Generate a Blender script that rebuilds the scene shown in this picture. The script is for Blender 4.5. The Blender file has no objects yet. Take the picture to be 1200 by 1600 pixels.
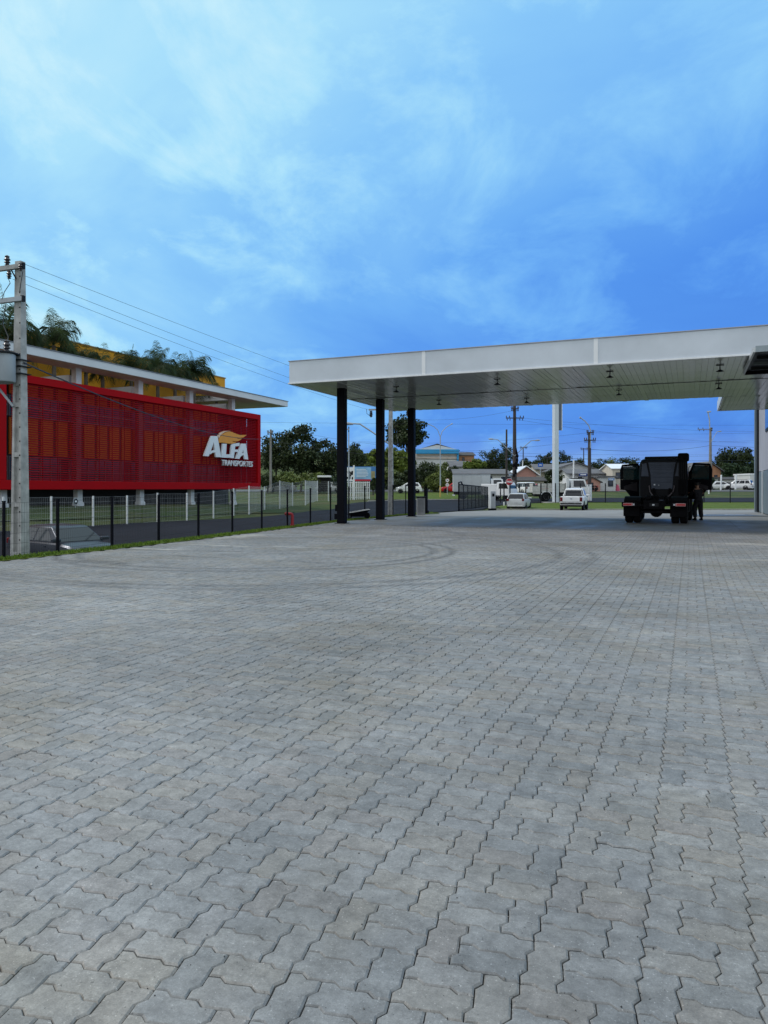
import bpy, bmesh, math, random
import numpy as np
from mathutils import Vector, Matrix, noise as mnoise
S = bpy.context.scene
C = S.collection
R = math.radians
random.seed(7)
# ---------------------------------------------------------------- camera, sky, sun, exposure
TH = R(22.6); CT, ST = math.cos(TH), math.sin(TH)
F, HZ, EYE = 1150.0, 763.0, 1.5
cd = bpy.data.cameras.new('camera'); cam = bpy.data.objects.new('camera', cd); C.objects.link(cam)
cam.location = (0, 0, EYE); cam.rotation_euler = (R(90), 0, TH)
cd.sensor_fit = 'VERTICAL'; cd.sensor_height = 36; cd.lens = F / 1600 * 36
cd.shift_y = -(800 - HZ) / 1600
cd.clip_start = .05; cd.clip_end = 3000
S.camera = cam
S.view_settings.view_transform = 'Standard'; S.view_settings.look = 'None'
S.view_settings.exposure = 0.0; S.view_settings.gamma = 1; S.view_settings.use_curve_mapping = False
SUN_AZ, SUN_EL = R(-100), R(52)          # bearing from +Y (clockwise positive), elevation
world = bpy.data.worlds.new('World'); S.world = world; world.use_nodes = True

def build_sky():
    nt = world.node_tree; N = nt.nodes; L = nt.links; N.clear()
    out = N.new('ShaderNodeOutputWorld'); bg = N.new('ShaderNodeBackground'); L.new(bg.outputs[0], out.inputs[0])
    bg.inputs[1].default_value = 0.1
    sky = N.new('ShaderNodeTexSky'); sky.sky_type = 'NISHITA'; sky.sun_disc = False
    sky.sun_elevation = SUN_EL; sky.sun_rotation = SUN_AZ; sky.air_density = 1.5
    tc = N.new('ShaderNodeTexCoord')
    def M(op, a, b=None, c=None, clamp=False):
        n = N.new('ShaderNodeMath'); n.operation = op; n.use_clamp = clamp
        for i, v in enumerate((a, b, c)):
            if v is None: continue
            if isinstance(v, (int, float)): n.inputs[i].default_value = v
            else: L.new(v, n.inputs[i])
        return n.outputs[0]
    nrm = N.new('ShaderNodeVectorMath'); nrm.operation = 'NORMALIZE'; L.new(tc.outputs['Generated'], nrm.inputs[0])
    sep = N.new('ShaderNodeSeparateXYZ'); L.new(nrm.outputs[0], sep.inputs[0])
    x, y, z = sep.outputs
    zc = M('MAXIMUM', z, 0.0)
    # a dark storm front stands low in the north; the cloud thins and pales away from it
    sb, se = R(10), R(5); sd = (math.sin(sb) * math.cos(se), math.cos(sb) * math.cos(se), math.sin(se))
    away = M('SUBTRACT', 1.0, M('ADD', M('ADD', M('MULTIPLY', x, sd[0]), M('MULTIPLY', y, sd[1])), M('MULTIPLY', z, sd[2])))
    den = M('ADD', zc, .22)
    cmb = N.new('ShaderNodeCombineXYZ')
    # clouds lie on a plane overhead; streaks stretched along one wind direction
    px, py = M('DIVIDE', x, den), M('DIVIDE', y, den)
    L.new(M('ADD', M('MULTIPLY', px, .9), M('MULTIPLY', py, .45)), cmb.inputs[0])
    L.new(M('SUBTRACT', M('MULTIPLY', py, .62), M('MULTIPLY', px, .35)), cmb.inputs[1])
    def fbm(scale, det, rough, dist, off):
        mp = N.new('ShaderNodeMapping'); mp.inputs['Location'].default_value = off
        L.new(cmb.outputs[0], mp.inputs[0])
        n = N.new('ShaderNodeTexNoise'); n.inputs['Scale'].default_value = scale; n.inputs['Detail'].default_value = det
        n.inputs['Roughness'].default_value = rough; n.inputs['Distortion'].default_value = dist
        L.new(mp.outputs[0], n.inputs['Vector']); return n.outputs[0]
    n1 = fbm(1.1, 7, .55, .6, (1.7, .4, 0)); n2 = fbm(2.9, 11, .62, .3, (4.1, 7.3, 2))
    g = M('ADD', M('MULTIPLY', away, 1.32), M('MULTIPLY', zc, .45))
    g = M('ADD', g, M('MULTIPLY', M('MULTIPLY', zc, zc), .55))
    g = M('ADD', g, M('MULTIPLY', M('MULTIPLY', M('SUBTRACT', n1, .5), 1.25), M('MULTIPLY_ADD', away, 1.5, .30, clamp=True)))
    wisps = M('MULTIPLY', M('MULTIPLY', M('MAXIMUM', M('SUBTRACT', n2, .47), 0.0), M('MULTIPLY_ADD', away, 1.4, .62, clamp=True)), 1.45)
    g = M('MULTIPLY', M('ADD', M('ADD', g, wisps), .02), .5)
    # a pale break in the cloud low over the horizon, varying along it
    low = M('SUBTRACT', 1.0, M('MULTIPLY', zc, 13.0), clamp=True)
    nh = N.new('ShaderNodeTexNoise'); nh.inputs['Scale'].default_value = 5.5; nh.inputs['Detail'].default_value = 5
    L.new(nrm.outputs[0], nh.inputs['Vector'])
    lowm = M('MULTIPLY', low, M('MULTIPLY_ADD', nh.outputs[0], 2.3, -.55, clamp=True))
    rp = N.new('ShaderNodeValToRGB'); L.new(g, rp.inputs[0])
    cols = [(0.0, (.048, .21, .76)), (.10, (.078, .295, .87)), (.20, (.145, .43, .94)), (.33, (.26, .60, .985)), (.43, (.41, .77, 1.0)), (.52, (.56, .87, 1.01)), (.75, (.80, .93, 1.02)), (1.0, (.90, .98, 1.05))]
    e = rp.color_ramp.elements
    while len(e) < len(cols): e.new(.5)
    for el, (p, c) in zip(e, cols): el.position = p; el.color = (*c, 1)
    mixl = N.new('ShaderNodeMix'); mixl.data_type = 'RGBA'
    L.new(lowm, mixl.inputs['Factor']); L.new(rp.outputs[0], mixl.inputs['A']); mixl.inputs['B'].default_value = (.42, .58, .80, 1)
    sc = N.new('ShaderNodeVectorMath'); sc.operation = 'SCALE'; sc.inputs['Scale'].default_value = 10.0
    L.new(mixl.outputs['Result'], sc.inputs[0])
    mx = N.new('ShaderNodeMix'); mx.data_type = 'RGBA'; mx.inputs['Factor'].default_value = .94
    L.new(sky.outputs[0], mx.inputs['A']); L.new(sc.outputs[0], mx.inputs['B'])
    L.new(mx.outputs['Result'], bg.inputs[0])
build_sky()
sl = bpy.data.lights.new('sun', 'SUN'); sl.energy = 1.5; sl.angle = R(12); sl.color = (1, .96, .90)
sun = bpy.data.objects.new('sun', sl); C.objects.link(sun)
_sd = Vector((math.sin(SUN_AZ) * math.cos(SUN_EL), math.cos(SUN_AZ) * math.cos(SUN_EL), math.sin(SUN_EL)))
sun.rotation_euler = _sd.to_track_quat('Z', 'Y').to_euler(); sun.location = (0, 0, 40)

# ---------------------------------------------------------------- measuring helpers
def wl(lat, d): return (CT * lat - ST * d, ST * lat + CT * d)      # lateral / forward metres -> world
def at(px, d): return wl((px - 600) / F * d, d)
def zz(py, d): return EYE + (HZ - py) / F * d
def dep(x, y): return -ST * x + CT * y
def latof(x, y): return CT * x + ST * y
def on_x(px, X):                                                    # where a column of the survey meets the plane x = X
    dx, dy = wl((px - 600) / F, 1); t = X / dx
    return dy * t, t
def on_y(px, Y):
    dx, dy = wl((px - 600) / F, 1); t = Y / dy
    return dx * t, t
def interp(t, tab):
    if t <= tab[0][0]: return tab[0][1]
    for (a, va), (b, vb) in zip(tab, tab[1:]):
        if t <= b: return va + (vb - va) * (t - a) / (b - a)
    return tab[-1][1]
def ss(t): t = min(1, max(0, t)); return t * t * (3 - 2 * t)
def xe(Y): return interp(Y, ((11, -13.1), (14, -13.1), (18, -13.36), (24.3, -14.0), (31, -14.6)))              # left edge of the yard
BASE = [(40, 0), (46, -.03), (52, -.13), (64.5, -.41), (74, -.14), (80, 0), (87, .1), (92, .3), (105, .75), (118, 1.1), (130, 1.32), (250, 1.6)]
SIDE = [(0, 0), (.6, -.06), (1.9, -1.1), (6.4, -.95), (11.4, -.35), (13.4, 0), (18.4, .5), (45, .8), (105, 1.5)]
GY = [(22, 1), (36, .38), (48, .06), (56, 0)]
def T(x, y):
    d, la = dep(x, y), latof(x, y)
    z = interp(d, BASE)
    s = xe(y) - x
    if s > 0 and y > -60:
        v = interp(s, SIDE)
        z += v * interp(y, GY) if v < 0 else v * (1 - ss((d - 60) / 25))
    z += 8.0 * ss((d - 128) / 62) * ss((34 - la) / 34) + 2.0 * ss((d - 160) / 80)
    return z
def hit(px, py):
    dx, dy = wl((px - 600) / F, 1); k = (HZ - py) / F
    d = 6.0
    while d < 400:
        if EYE + k * d <= T(dx * d, dy * d): break
        d += .25
    a, b = d - .25, d
    for _ in range(20):
        m = (a + b) / 2
        if EYE + k * m <= T(dx * m, dy * m): b = m
        else: a = m
    return dx * b, dy * b, T(dx * b, dy * b), b

# ---------------------------------------------------------------- materials
def mat(name, col, rough=.7, metal=0.0, var=.18, scale=2.0, bump=0.0, bscale=40.0, spec=.5, dirt=None, alpha=None, trans=None, coat=0.0):
    if name in bpy.data.materials: return bpy.data.materials[name]
    m = bpy.data.materials.new(name); m.use_nodes = True
    nt = m.node_tree; N = nt.nodes; L = nt.links
    b = N['Principled BSDF']
    b.inputs['Roughness'].default_value = rough; b.inputs['Metallic'].default_value = metal
    b.inputs['Specular IOR Level'].default_value = spec
    if coat: b.inputs['Coat Weight'].default_value = coat; b.inputs['Coat Roughness'].default_value = .05
    if trans is not None: b.inputs['Transmission Weight'].default_value = trans
    if alpha is not None: b.inputs['Alpha'].default_value = alpha
    tc = N.new('ShaderNodeTexCoord')
    n = N.new('ShaderNodeTexNoise'); n.inputs['Scale'].default_value = scale; n.inputs['Detail'].default_value = 6; n.inputs['Roughness'].default_value = .6
    L.new(tc.outputs['Object'], n.inputs['Vector'])
    rp = N.new('ShaderNodeValToRGB'); L.new(n.outputs[0], rp.inputs[0])
    e = rp.color_ramp.elements; e[0].position = .3; e[1].position = .7
    lo = [c * (1 - var) for c in (dirt or col)]; hi = [min(1, c * (1 + var * .6)) for c in col]
    e[0].color = (*lo, 1); e[1].color = (*hi, 1)
    L.new(rp.outputs[0], b.inputs['Base Color'])
    r2 = N.new('ShaderNodeMapRange'); r2.inputs['To Min'].default_value = max(0, rough * .85); r2.inputs['To Max'].default_value = min(1, rough * 1.15)
    L.new(n.outputs[0], r2.inputs['Value']); L.new(r2.outputs[0], b.inputs['Roughness'])
    if bump:
        n2 = N.new('ShaderNodeTexNoise'); n2.inputs['Scale'].default_value = bscale; n2.inputs['Detail'].default_value = 4
        L.new(tc.outputs['Object'], n2.inputs['Vector'])
        bp = N.new('ShaderNodeBump'); bp.inputs['Strength'].default_value = bump; bp.inputs['Distance'].default_value = .01
        L.new(n2.outputs[0], bp.inputs['Height']); L.new(bp.outputs[0], b.inputs['Normal'])
    return m
def emit_mat(name, col, s):
    m = mat(name, col, .4); b = m.node_tree.nodes['Principled BSDF']
    b.inputs['Emission Color'].default_value = (*col, 1); b.inputs['Emission Strength'].default_value = s
    return m
def leaf_mat(name, dark, lite, trans=.15):
    m = bpy.data.materials.new(name); m.use_nodes = True
    nt = m.node_tree; N = nt.nodes; L = nt.links; b = N['Principled BSDF']
    a = N.new('ShaderNodeAttribute'); a.attribute_name = 'tone'
    rp = N.new('ShaderNodeValToRGB'); L.new(a.outputs['Fac'], rp.inputs[0])
    e = rp.color_ramp.elements; e[0].color = (*dark, 1); e[1].color = (*lite, 1)
    L.new(rp.outputs[0], b.inputs['Base Color']); b.inputs['Roughness'].default_value = .6
    b.inputs['Specular IOR Level'].default_value = .25
    tr = N.new('ShaderNodeBsdfTranslucent'); L.new(rp.outputs[0], tr.inputs[0])
    mx = N.new('ShaderNodeMixShader'); mx.inputs[0].default_value = trans
    L.new(b.outputs[0], mx.inputs[1]); L.new(tr.outputs[0], mx.inputs[2]); L.new(mx.outputs[0], N['Material Output'].inputs[0])
    return m

# ---------------------------------------------------------------- mesh helpers
class MB:
    def __init__(s): s.v = []; s.f = []
    def add(s, vs, fs):
        o = len(s.v); s.v += [tuple(v) for v in vs]; s.f += [tuple(i + o for i in f) for f in fs]; return s
    def box(s, x, y, z, sx, sy, sz, rx=0, ry=0, rz=0):
        """centre and full sizes"""
        vs = [Vector((i * sx / 2, j * sy / 2, k * sz / 2)) for i in (-1, 1) for j in (-1, 1) for k in (-1, 1)]
        if rx or ry or rz:
            m = Matrix.Rotation(rz, 3, 'Z') @ Matrix.Rotation(ry, 3, 'Y') @ Matrix.Rotation(rx, 3, 'X'); vs = [m @ v for v in vs]
        return s.add([(v.x + x, v.y + y, v.z + z) for v in vs], [(0, 1, 3, 2), (4, 6, 7, 5), (0, 4, 5, 1), (2, 3, 7, 6), (0, 2, 6, 4), (1, 5, 7, 3)])
    def bb(s, x0, x1, y0, y1, z0, z1): return s.box((x0 + x1) / 2, (y0 + y1) / 2, (z0 + z1) / 2, abs(x1 - x0), abs(y1 - y0), abs(z1 - z0))
    def tube(s, pts, r, n=6, cap=True):
        pts = [Vector(p) for p in pts]; rs = r if isinstance(r, (list, tuple)) else [r] * len(pts)
        vs = []; up0 = None
        for i, p in enumerate(pts):
            t = (pts[min(i + 1, len(pts) - 1)] - pts[max(i - 1, 0)]).normalized()
            ref = Vector((0, 0, 1)) if abs(t.z) < .95 else Vector((1, 0, 0))
            a = t.cross(ref).normalized()
            if up0 is not None and a.dot(up0) < 0: a = -a
            up0 = a; b = t.cross(a)
            for k in range(n):
                w = 2 * math.pi * (k + .5) / n
                vs.append(p + a * math.cos(w) * rs[i] + b * math.sin(w) * rs[i])
        fs = [(i * n + k, i * n + (k + 1) % n, (i + 1) * n + (k + 1) % n, (i + 1) * n + k) for i in range(len(pts) - 1) for k in range(n)]
        if cap: fs += [tuple(range(n - 1, -1, -1)), tuple((len(pts) - 1) * n + k for k in range(n))]
        return s.add(vs, fs)
    def prism(s, poly, off):
        """poly: 3-d points of a flat outline; off: thickness vector"""
        n = len(poly); o = Vector(off); a = [Vector(p) for p in poly]; b = [p + o for p in a]
        return s.add(a + b, [tuple(range(n - 1, -1, -1)), tuple(range(n, 2 * n))] + [(i, (i + 1) % n, n + (i + 1) % n, n + i) for i in range(n)])
    def loft(s, rings, cap=True):
        n = len(rings[0]); vs = [p for r in rings for p in r]
        fs = [(i * n + k, i * n + (k + 1) % n, (i + 1) * n + (k + 1) % n, (i + 1) * n + k) for i in range(len(rings) - 1) for k in range(n)]
        if cap: fs += [tuple(range(n - 1, -1, -1)), tuple((len(rings) - 1) * n + k for k in range(n))]
        return s.add(vs, fs)
    def lathe(s, prof, c, axis='z', n=16):
        """prof: (radius, height) pairs along the axis"""
        rings = []
        for r, h in prof:
            ring = []
            for k in range(n):
                w = 2 * math.pi * k / n; a, b = r * math.cos(w), r * math.sin(w)
                ring.append({'z': (c[0] + a, c[1] + b, c[2] + h), 'y': (c[0] + a, c[1] + h, c[2] + b), 'x': (c[0] + h, c[1] + a, c[2] + b)}[axis])
            rings.append(ring)
        return s.loft(rings)
    def mesh(s, name, m=None, smooth=False):
        me = bpy.data.meshes.new(name); me.from_pydata(s.v, [], s.f)
        bm = bmesh.new(); bm.from_mesh(me); bmesh.ops.recalc_face_normals(bm, faces=bm.faces); bm.to_mesh(me); bm.free()
        if m: me.materials.append(m)
        if smooth:
            me.polygons.foreach_set('use_smooth', [True] * len(me.polygons)); me.set_sharp_from_angle(angle=R(35))
        return me
    def build(s, name, m, parent=None, smooth=False, bevel=0.0, seg=1):
        return link(name, s.mesh(name, m, smooth), parent, bevel, seg)
def link(name, me, parent=None, bevel=0.0, seg=1):
    o = bpy.data.objects.new(name, me); C.objects.link(o)
    if parent: o.parent = parent
    if bevel:
        b = o.modifiers.new('bevel', 'BEVEL'); b.width = bevel; b.segments = seg; b.limit_method = 'ANGLE'; b.angle_limit = R(35)
    return o
def tag(o, label=None, cat=None, group=None, kind=None):
    for k, v in (('label', label), ('category', cat), ('group', group), ('kind', kind)):
        if v: o[k] = v
    return o
def thing(name, label, cat, loc=(0, 0, 0), rz=0.0, group=None):
    o = bpy.data.objects.new(name, None); C.objects.link(o); o.location = loc; o.rotation_euler = (0, 0, rz); o.empty_display_size = .2
    return tag(o, label, cat, group)
def kids(o): return [c for c in list(bpy.data.objects) if c.parent == o]
def dup(root, loc=None, rz=None, label=None, group=None):
    r = root.copy(); C.objects.link(r)
    if loc is not None: r.location = loc
    if rz is not None: r.rotation_euler = (0, 0, rz)
    if label: r['label'] = label
    if group: r['group'] = group
    for ch in kids(root):
        c = ch.copy(); C.objects.link(c); c.parent = r
        for g in kids(ch):
            d = g.copy(); C.objects.link(d); d.parent = c
    return r
def inst(src, parent=None, **kw):
    o = src.copy(); C.objects.link(o)
    if parent is not None: o.parent = parent
    for k, v in kw.items(): setattr(o, k, v)
    return o
def text(name, s, size, m, parent, mw, extrude=.02, shear=0.0, offset=0.0, width=None):
    cu = bpy.data.curves.new(name, 'FONT'); cu.body = s; cu.size = size; cu.extrude = extrude; cu.shear = shear; cu.offset = offset
    cu.align_x = 'CENTER'; cu.align_y = 'CENTER'; cu.resolution_u = 4
    to = bpy.data.objects.new(name, cu); C.objects.link(to)
    me = bpy.data.meshes.new_from_object(to.evaluated_get(bpy.context.evaluated_depsgraph_get()))
    bpy.data.objects.remove(to)
    me.name = name; me.materials.clear(); me.materials.append(m)
    if width:
        xs = [v.co.x for v in me.vertices]; k = width / (max(xs) - min(xs))
        for v in me.vertices: v.co.x *= k
    me.transform(mw)
    return link(name, me, parent)
def frame(origin, right, up):
    r = Vector(right).normalized(); u = Vector(up).normalized(); n = r.cross(u)
    m = Matrix((r, u, n)).transposed().to_4x4(); m.translation = Vector(origin); return m
# ---------------------------------------------------------------- ground, roads, yard
def struct(o): o['kind'] = 'structure'; return o
def grass_mat(name, a, b, sc=.9, dry=(.16, .13, .06), dryamt=.5):
    m = bpy.data.materials.new(name); m.use_nodes = True; nt = m.node_tree; N = nt.nodes; L = nt.links; p = N['Principled BSDF']
    g = N.new('ShaderNodeNewGeometry')
    n1 = N.new('ShaderNodeTexNoise'); n1.inputs['Scale'].default_value = sc; n1.inputs['Detail'].default_value = 8; n1.inputs['Roughness'].default_value = .7; L.new(g.outputs['Position'], n1.inputs['Vector'])
    n2 = N.new('ShaderNodeTexNoise'); n2.inputs['Scale'].default_value = .16; n2.inputs['Detail'].default_value = 5; L.new(g.outputs['Position'], n2.inputs['Vector'])
    r1 = N.new('ShaderNodeValToRGB'); L.new(n1.outputs[0], r1.inputs[0]); e = r1.color_ramp.elements; e[0].position = .35; e[1].position = .68; e[0].color = (*a, 1); e[1].color = (*b, 1)
    r2 = N.new('ShaderNodeValToRGB'); L.new(n2.outputs[0], r2.inputs[0]); e = r2.color_ramp.elements; e[0].position = .48; e[1].position = .72; e[0].color = (0, 0, 0, 1); e[1].color = (dryamt,) * 3 + (1,)
    mx = N.new('ShaderNodeMix'); mx.data_type = 'RGBA'; L.new(r2.outputs[0], mx.inputs['Factor']); L.new(r1.outputs[0], mx.inputs['A']); mx.inputs['B'].default_value = (*dry, 1)
    L.new(mx.outputs['Result'], p.inputs['Base Color']); p.inputs['Roughness'].default_value = .9; p.inputs['Specular IOR Level'].default_value = .15
    bp = N.new('ShaderNodeBump'); bp.inputs['Distance'].default_value = .06; L.new(n1.outputs[0], bp.inputs['Height']); L.new(bp.outputs[0], p.inputs['Normal'])
    return m
M_GRASS = grass_mat('meadow_grass', (.035, .06, .018), (.085, .105, .032))
M_LAWN = grass_mat('lawn_grass', (.05, .085, .012), (.115, .155, .022), 2.2, (.12, .13, .03), .35)
M_BANK = grass_mat('bank_grass', (.035, .065, .022), (.075, .105, .035), 1.4, (.15, .115, .06), .55)
M_ASPH = mat('asphalt', (.020, .022, .030), 1.0, var=.25, scale=.35, bump=.3, bscale=60, spec=.12)
M_CONC = mat('pale_concrete', (.25, .245, .235), .8, var=.22, scale=.5, bump=.1)
M_KERB = mat('kerb_concrete', (.40, .39, .36), .85, var=.25, scale=3)

def grid_mesh(xs, ys, fz):
    vs = [(x, y, fz(x, y)) for y in ys for x in xs]; n = len(xs)
    fs = [(j * n + i, j * n + i + 1, (j + 1) * n + i + 1, (j + 1) * n + i) for j in range(len(ys) - 1) for i in range(n - 1)]
    b = MB(); b.v = vs; b.f = fs; return b
def ground_z(x, y):
    z = T(x, y); d = dep(x, y)
    if x > xe(y) - .9 and d < 63.6: z -= .14
    return z
xs = [-900, -600, -400, -280, -200, -150, -120] + list(np.arange(-100, 66, 1.25)) + [70, 80, 95, 120, 160, 220, 320, 500, 900]
ys = [-300, -150, -60, -25] + list(np.arange(-8, 150, 1.25)) + [155, 165, 180, 200, 225, 255, 300, 380, 500, 700, 1000, 1500]
struct(grid_mesh(xs, ys, ground_z).build('ground', M_GRASS, smooth=True))

def resample(pts, n):
    pts = [Vector(p) for p in pts]; L = [0]
    for a, b in zip(pts, pts[1:]): L.append(L[-1] + (b - a).length)
    out = []
    for i in range(n):
        t = L[-1] * i / (n - 1); k = 0
        while k < len(pts) - 2 and L[k + 1] < t: k += 1
        w = (t - L[k]) / max(1e-6, L[k + 1] - L[k]); out.append(pts[k].lerp(pts[k + 1], min(1, w)))
    return out
def smooth2(pts, it=2):
    for _ in range(it):
        q = [pts[0]]
        for a, b in zip(pts, pts[1:]): q += [a.lerp(b, .25), a.lerp(b, .75)]
        pts = q + [pts[-1]]
    return pts
def ribbon(name, A, B, m, dz, n=120, k=8, th=.12):
    A = resample(smooth2([Vector(p) for p in A]), n); B = resample(smooth2([Vector(p) for p in B]), n)
    b = MB(); w = k + 1
    for a, c in zip(A, B):
        for i in range(w):
            p = a.lerp(c, i / k); b.v.append((p.x, p.y, T(p.x, p.y) + dz))
    b.f = [(j * w + i, j * w + i + 1, (j + 1) * w + i + 1, (j + 1) * w + i) for j in range(n - 1) for i in range(k)]
    return struct(b.build(name, m, smooth=True)), A, B
def h2(px, py): x, y, z, d = hit(px, py); return (x, y, 0)
far_edge = [(-40, 2, 0), (-29, 14, 0), h2(0, 834), h2(90, 827), h2(180, 820), h2(300, 814), h2(410, 810), h2(480, 801), h2(530, 791), h2(575, 784), h2(640, 781.8), h2(710, 781.5), h2(780, 781), h2(840, 779), h2(1000, 778.3), h2(1200, 778.3), h2(1500, 778.3)]
near_edge = [(-14.9, 2, 0), (-15.3, 14, 0), (-16.2, 20, 0), (-16.4, 26, 0), (-16.5, 33, 0), (-16.2, 38, 0), (-14.9, 42.5, 0), h2(700, 800.6), h2(735, 798), h2(765, 793), h2(795, 788), h2(840, 785.6), h2(1000, 785), h2(1200, 785), h2(1500, 785)]
ribbon('road', far_edge, near_edge, M_ASPH, .055, 170, 14)
# kerb along the far side of the road by the green island
def kerb(name, pts, w, h, m=M_KERB, n=60, dz=0):
    P = resample(smooth2([Vector(p) for p in pts]), n); b = MB(); rings = []
    for i, p in enumerate(P):
        t = (P[min(i + 1, n - 1)] - P[max(i - 1, 0)]).normalized(); s = Vector((-t.y, t.x, 0)) * w / 2; z = T(p.x, p.y) + dz
        rings.append([(p.x - s.x, p.y - s.y, z - .2), (p.x + s.x, p.y + s.y, z - .2), (p.x + s.x, p.y + s.y, z + h), (p.x - s.x, p.y - s.y, z + h)])
    b.loft(rings); return struct(b.build(name, m))
kerb('kerb', far_edge[9:13], .15, .14, n=30)
ribbon('highway', [wl(-90, 113), wl(-30, 113), wl(30, 113), wl(130, 113)] and [(*wl(a, 113), 0) for a in (-90, -30, 30, 130)], [(*wl(a, 124), 0) for a in (-90, -30, 30, 130)], mat('old_asphalt', (.11, .11, .115), .9, var=.2, scale=.4), .05, 60, 4)
# lawn strip between apron and road, the lawn island and the bank below the red building
ribbon('lawn', [h2(785, 796.6), h2(840, 796.2), h2(1000, 796), h2(1200, 796), h2(1500, 796)], [h2(775, 792), h2(840, 786.4), h2(1000, 785.8), h2(1200, 785.8), h2(1500, 785.8)], M_LAWN, .06, 60, 8)
ribbon('lawn', [h2(585, 781), h2(640, 781.2), h2(700, 781), h2(760, 780.4)], [h2(585, 771.2), h2(640, 771), h2(700, 771), h2(760, 771)], M_LAWN, .06, 40, 8)
ribbon('grass_bank', [(-31.5, 10, 0), (-31.5, 25, 0), (-31.5, 40, 0), (-29.5, 50, 0)], [(-28, 10, 0), (-27.6, 25, 0), (-26.6, 38, 0), (-24.8, 44, 0)], M_BANK, .05, 50, 6)

# verge beside the yard
b = MB(); Y = list(np.arange(2, 43.1, .5)); prof = [(-.02, .005), (.12, .02), (.4, .0), (.75, -.08), (1.2, -.5), (1.9, -1.12)]
for y in Y:
    for s, z in prof:
        zz_ = z if s <= .5 else z * (interp(y, GY) * .85 + .15)
        b.v.append((xe(y) - s, y, zz_ + .012 * mnoise.noise((y * 2, s * 5, 0))))
n = len(prof); b.f = [(j * n + i, j * n + i + 1, (j + 1) * n + i + 1, (j + 1) * n + i) for j in range(len(Y) - 1) for i in range(n - 1)]
struct(b.build('grass_verge', M_LAWN, smooth=True))
# blades on the verge
def blades(name, pts, h, m, label):
    P = np.array(pts); n = len(P); rng = np.random.default_rng(3)
    a = rng.uniform(0, 6.28, n); hh = h * rng.uniform(.5, 1.2, n); w = .012 + .01 * rng.random(n)
    dx, dy = np.cos(a) * w, np.sin(a) * w; lx, ly = rng.normal(0, .35, n) * hh, rng.normal(0, .35, n) * hh
    V = np.stack([P + np.c_[dx, dy, 0 * a], P - np.c_[dx, dy, 0 * a], P + np.c_[lx, ly, hh]], 1).reshape(-1, 3)
    b = MB(); b.v = V.tolist(); b.f = [(3 * i, 3 * i + 1, 3 * i + 2) for i in range(n)]
    me = bpy.data.meshes.new(name); me.from_pydata(b.v, [], b.f); me.materials.append(m)
    at_ = me.attributes.new('tone', 'FLOAT', 'POINT'); at_.data.foreach_set('value', np.repeat(rng.random(n), 3))
    o = link(name, me); return tag(o, label, 'grass', kind='stuff')
M_BLADE = leaf_mat('grass_blade', (.05, .10, .01), (.17, .26, .03))
pts = []
for _ in range(16000):
    y = 6 + 37 * random.random() ** 1.3; s = random.random() ** 1.2 * .75
    z = .045 - (.0 if s < .4 else (s - .4) * .25)
    pts.append((xe(y) - .02 - s, y, z - .03))
blades('verge_grass', pts, .065, M_BLADE, 'short bright grass along the left edge of the paving')

# pale concrete strip at the paving's left edge, slab under the canopy, apron behind it
def flat(name, poly, z, m, th=.1):
    return struct(MB().prism([(x, y, z - th) for x, y in poly], (0, 0, th)).build(name, m))
def floor_mat():
    m = mat('polished_concrete', (.20, .20, .195), .4, var=.25, scale=.35, spec=.2)
    nt = m.node_tree; N = nt.nodes; L = nt.links; p = N['Principled BSDF']
    g = N.new('ShaderNodeNewGeometry'); n = N.new('ShaderNodeTexNoise'); n.inputs['Scale'].default_value = .9; n.inputs['Detail'].default_value = 6
    mp = N.new('ShaderNodeMapping'); mp.inputs['Scale'].default_value = (1, .35, 1); L.new(g.outputs['Position'], mp.inputs[0]); L.new(mp.outputs[0], n.inputs['Vector'])
    r = N.new('ShaderNodeMapRange'); r.inputs['From Min'].default_value = .3; r.inputs['From Max'].default_value = .75; r.inputs['To Min'].default_value = .42; r.inputs['To Max'].default_value = .8
    L.new(n.outputs[0], r.inputs['Value']); L.new(r.outputs[0], p.inputs['Roughness'])
    return m
FLOOR = floor_mat()
for y0, y1 in ((27.5, 32.8), (32.81, 38.2)):
    for k in range(5):
        x0 = -14.55 + k * 5.4; flat('floor_slab', [(x0 + .006, y0), (x0 + 5.394, y0), (x0 + 5.394, y1), (x0 + .006, y1)], .004, FLOOR)
A = []; Bm = MB(); NA = 40
rows = [[(-14.55 + 27 * i / NA, 38.205) for i in range(NA + 1)]]
for d in np.arange(43.5, 64.6, 1.5):
    l0, l1 = interp(d, [(43, (640 - 600) / F * 43), (47, (690 - 600) / F * 47), (52, (716 - 600) / F * 52), (64.5, (790 - 600) / F * 64.5)]), .62 * d
    rows.append([wl(l0 + (l1 - l0) * i / NA, d) for i in range(NA + 1)])
for r in rows:
    for x, y in r: Bm.v.append((x, y, T(x, y) + .003))
w = NA + 1; Bm.f = [(j * w + i, j * w + i + 1, (j + 1) * w + i + 1, (j + 1) * w + i) for j in range(len(rows) - 1) for i in range(NA)]
struct(Bm.build('apron', M_CONC, smooth=True))
kerb('kerb', [(*wl((776 - 600) / F * 64.6, 64.6), 0), (*wl(20, 64.6), 0), (*wl(40, 64.6), 0)], .22, .11, n=40)
# grass corner between the last canopy column and the road
ribbon('lawn', [(-14.62, 34, 0), (-14.6, 37.5, 0), (-14.2, 40, 0), (-13.7, 41.6, 0)], [(-15.4, 34, 0), (-15.7, 37.5, 0), (-15.3, 40.6, 0), (-14.4, 43.2, 0)], M_LAWN, .03, 20, 4)

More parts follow.
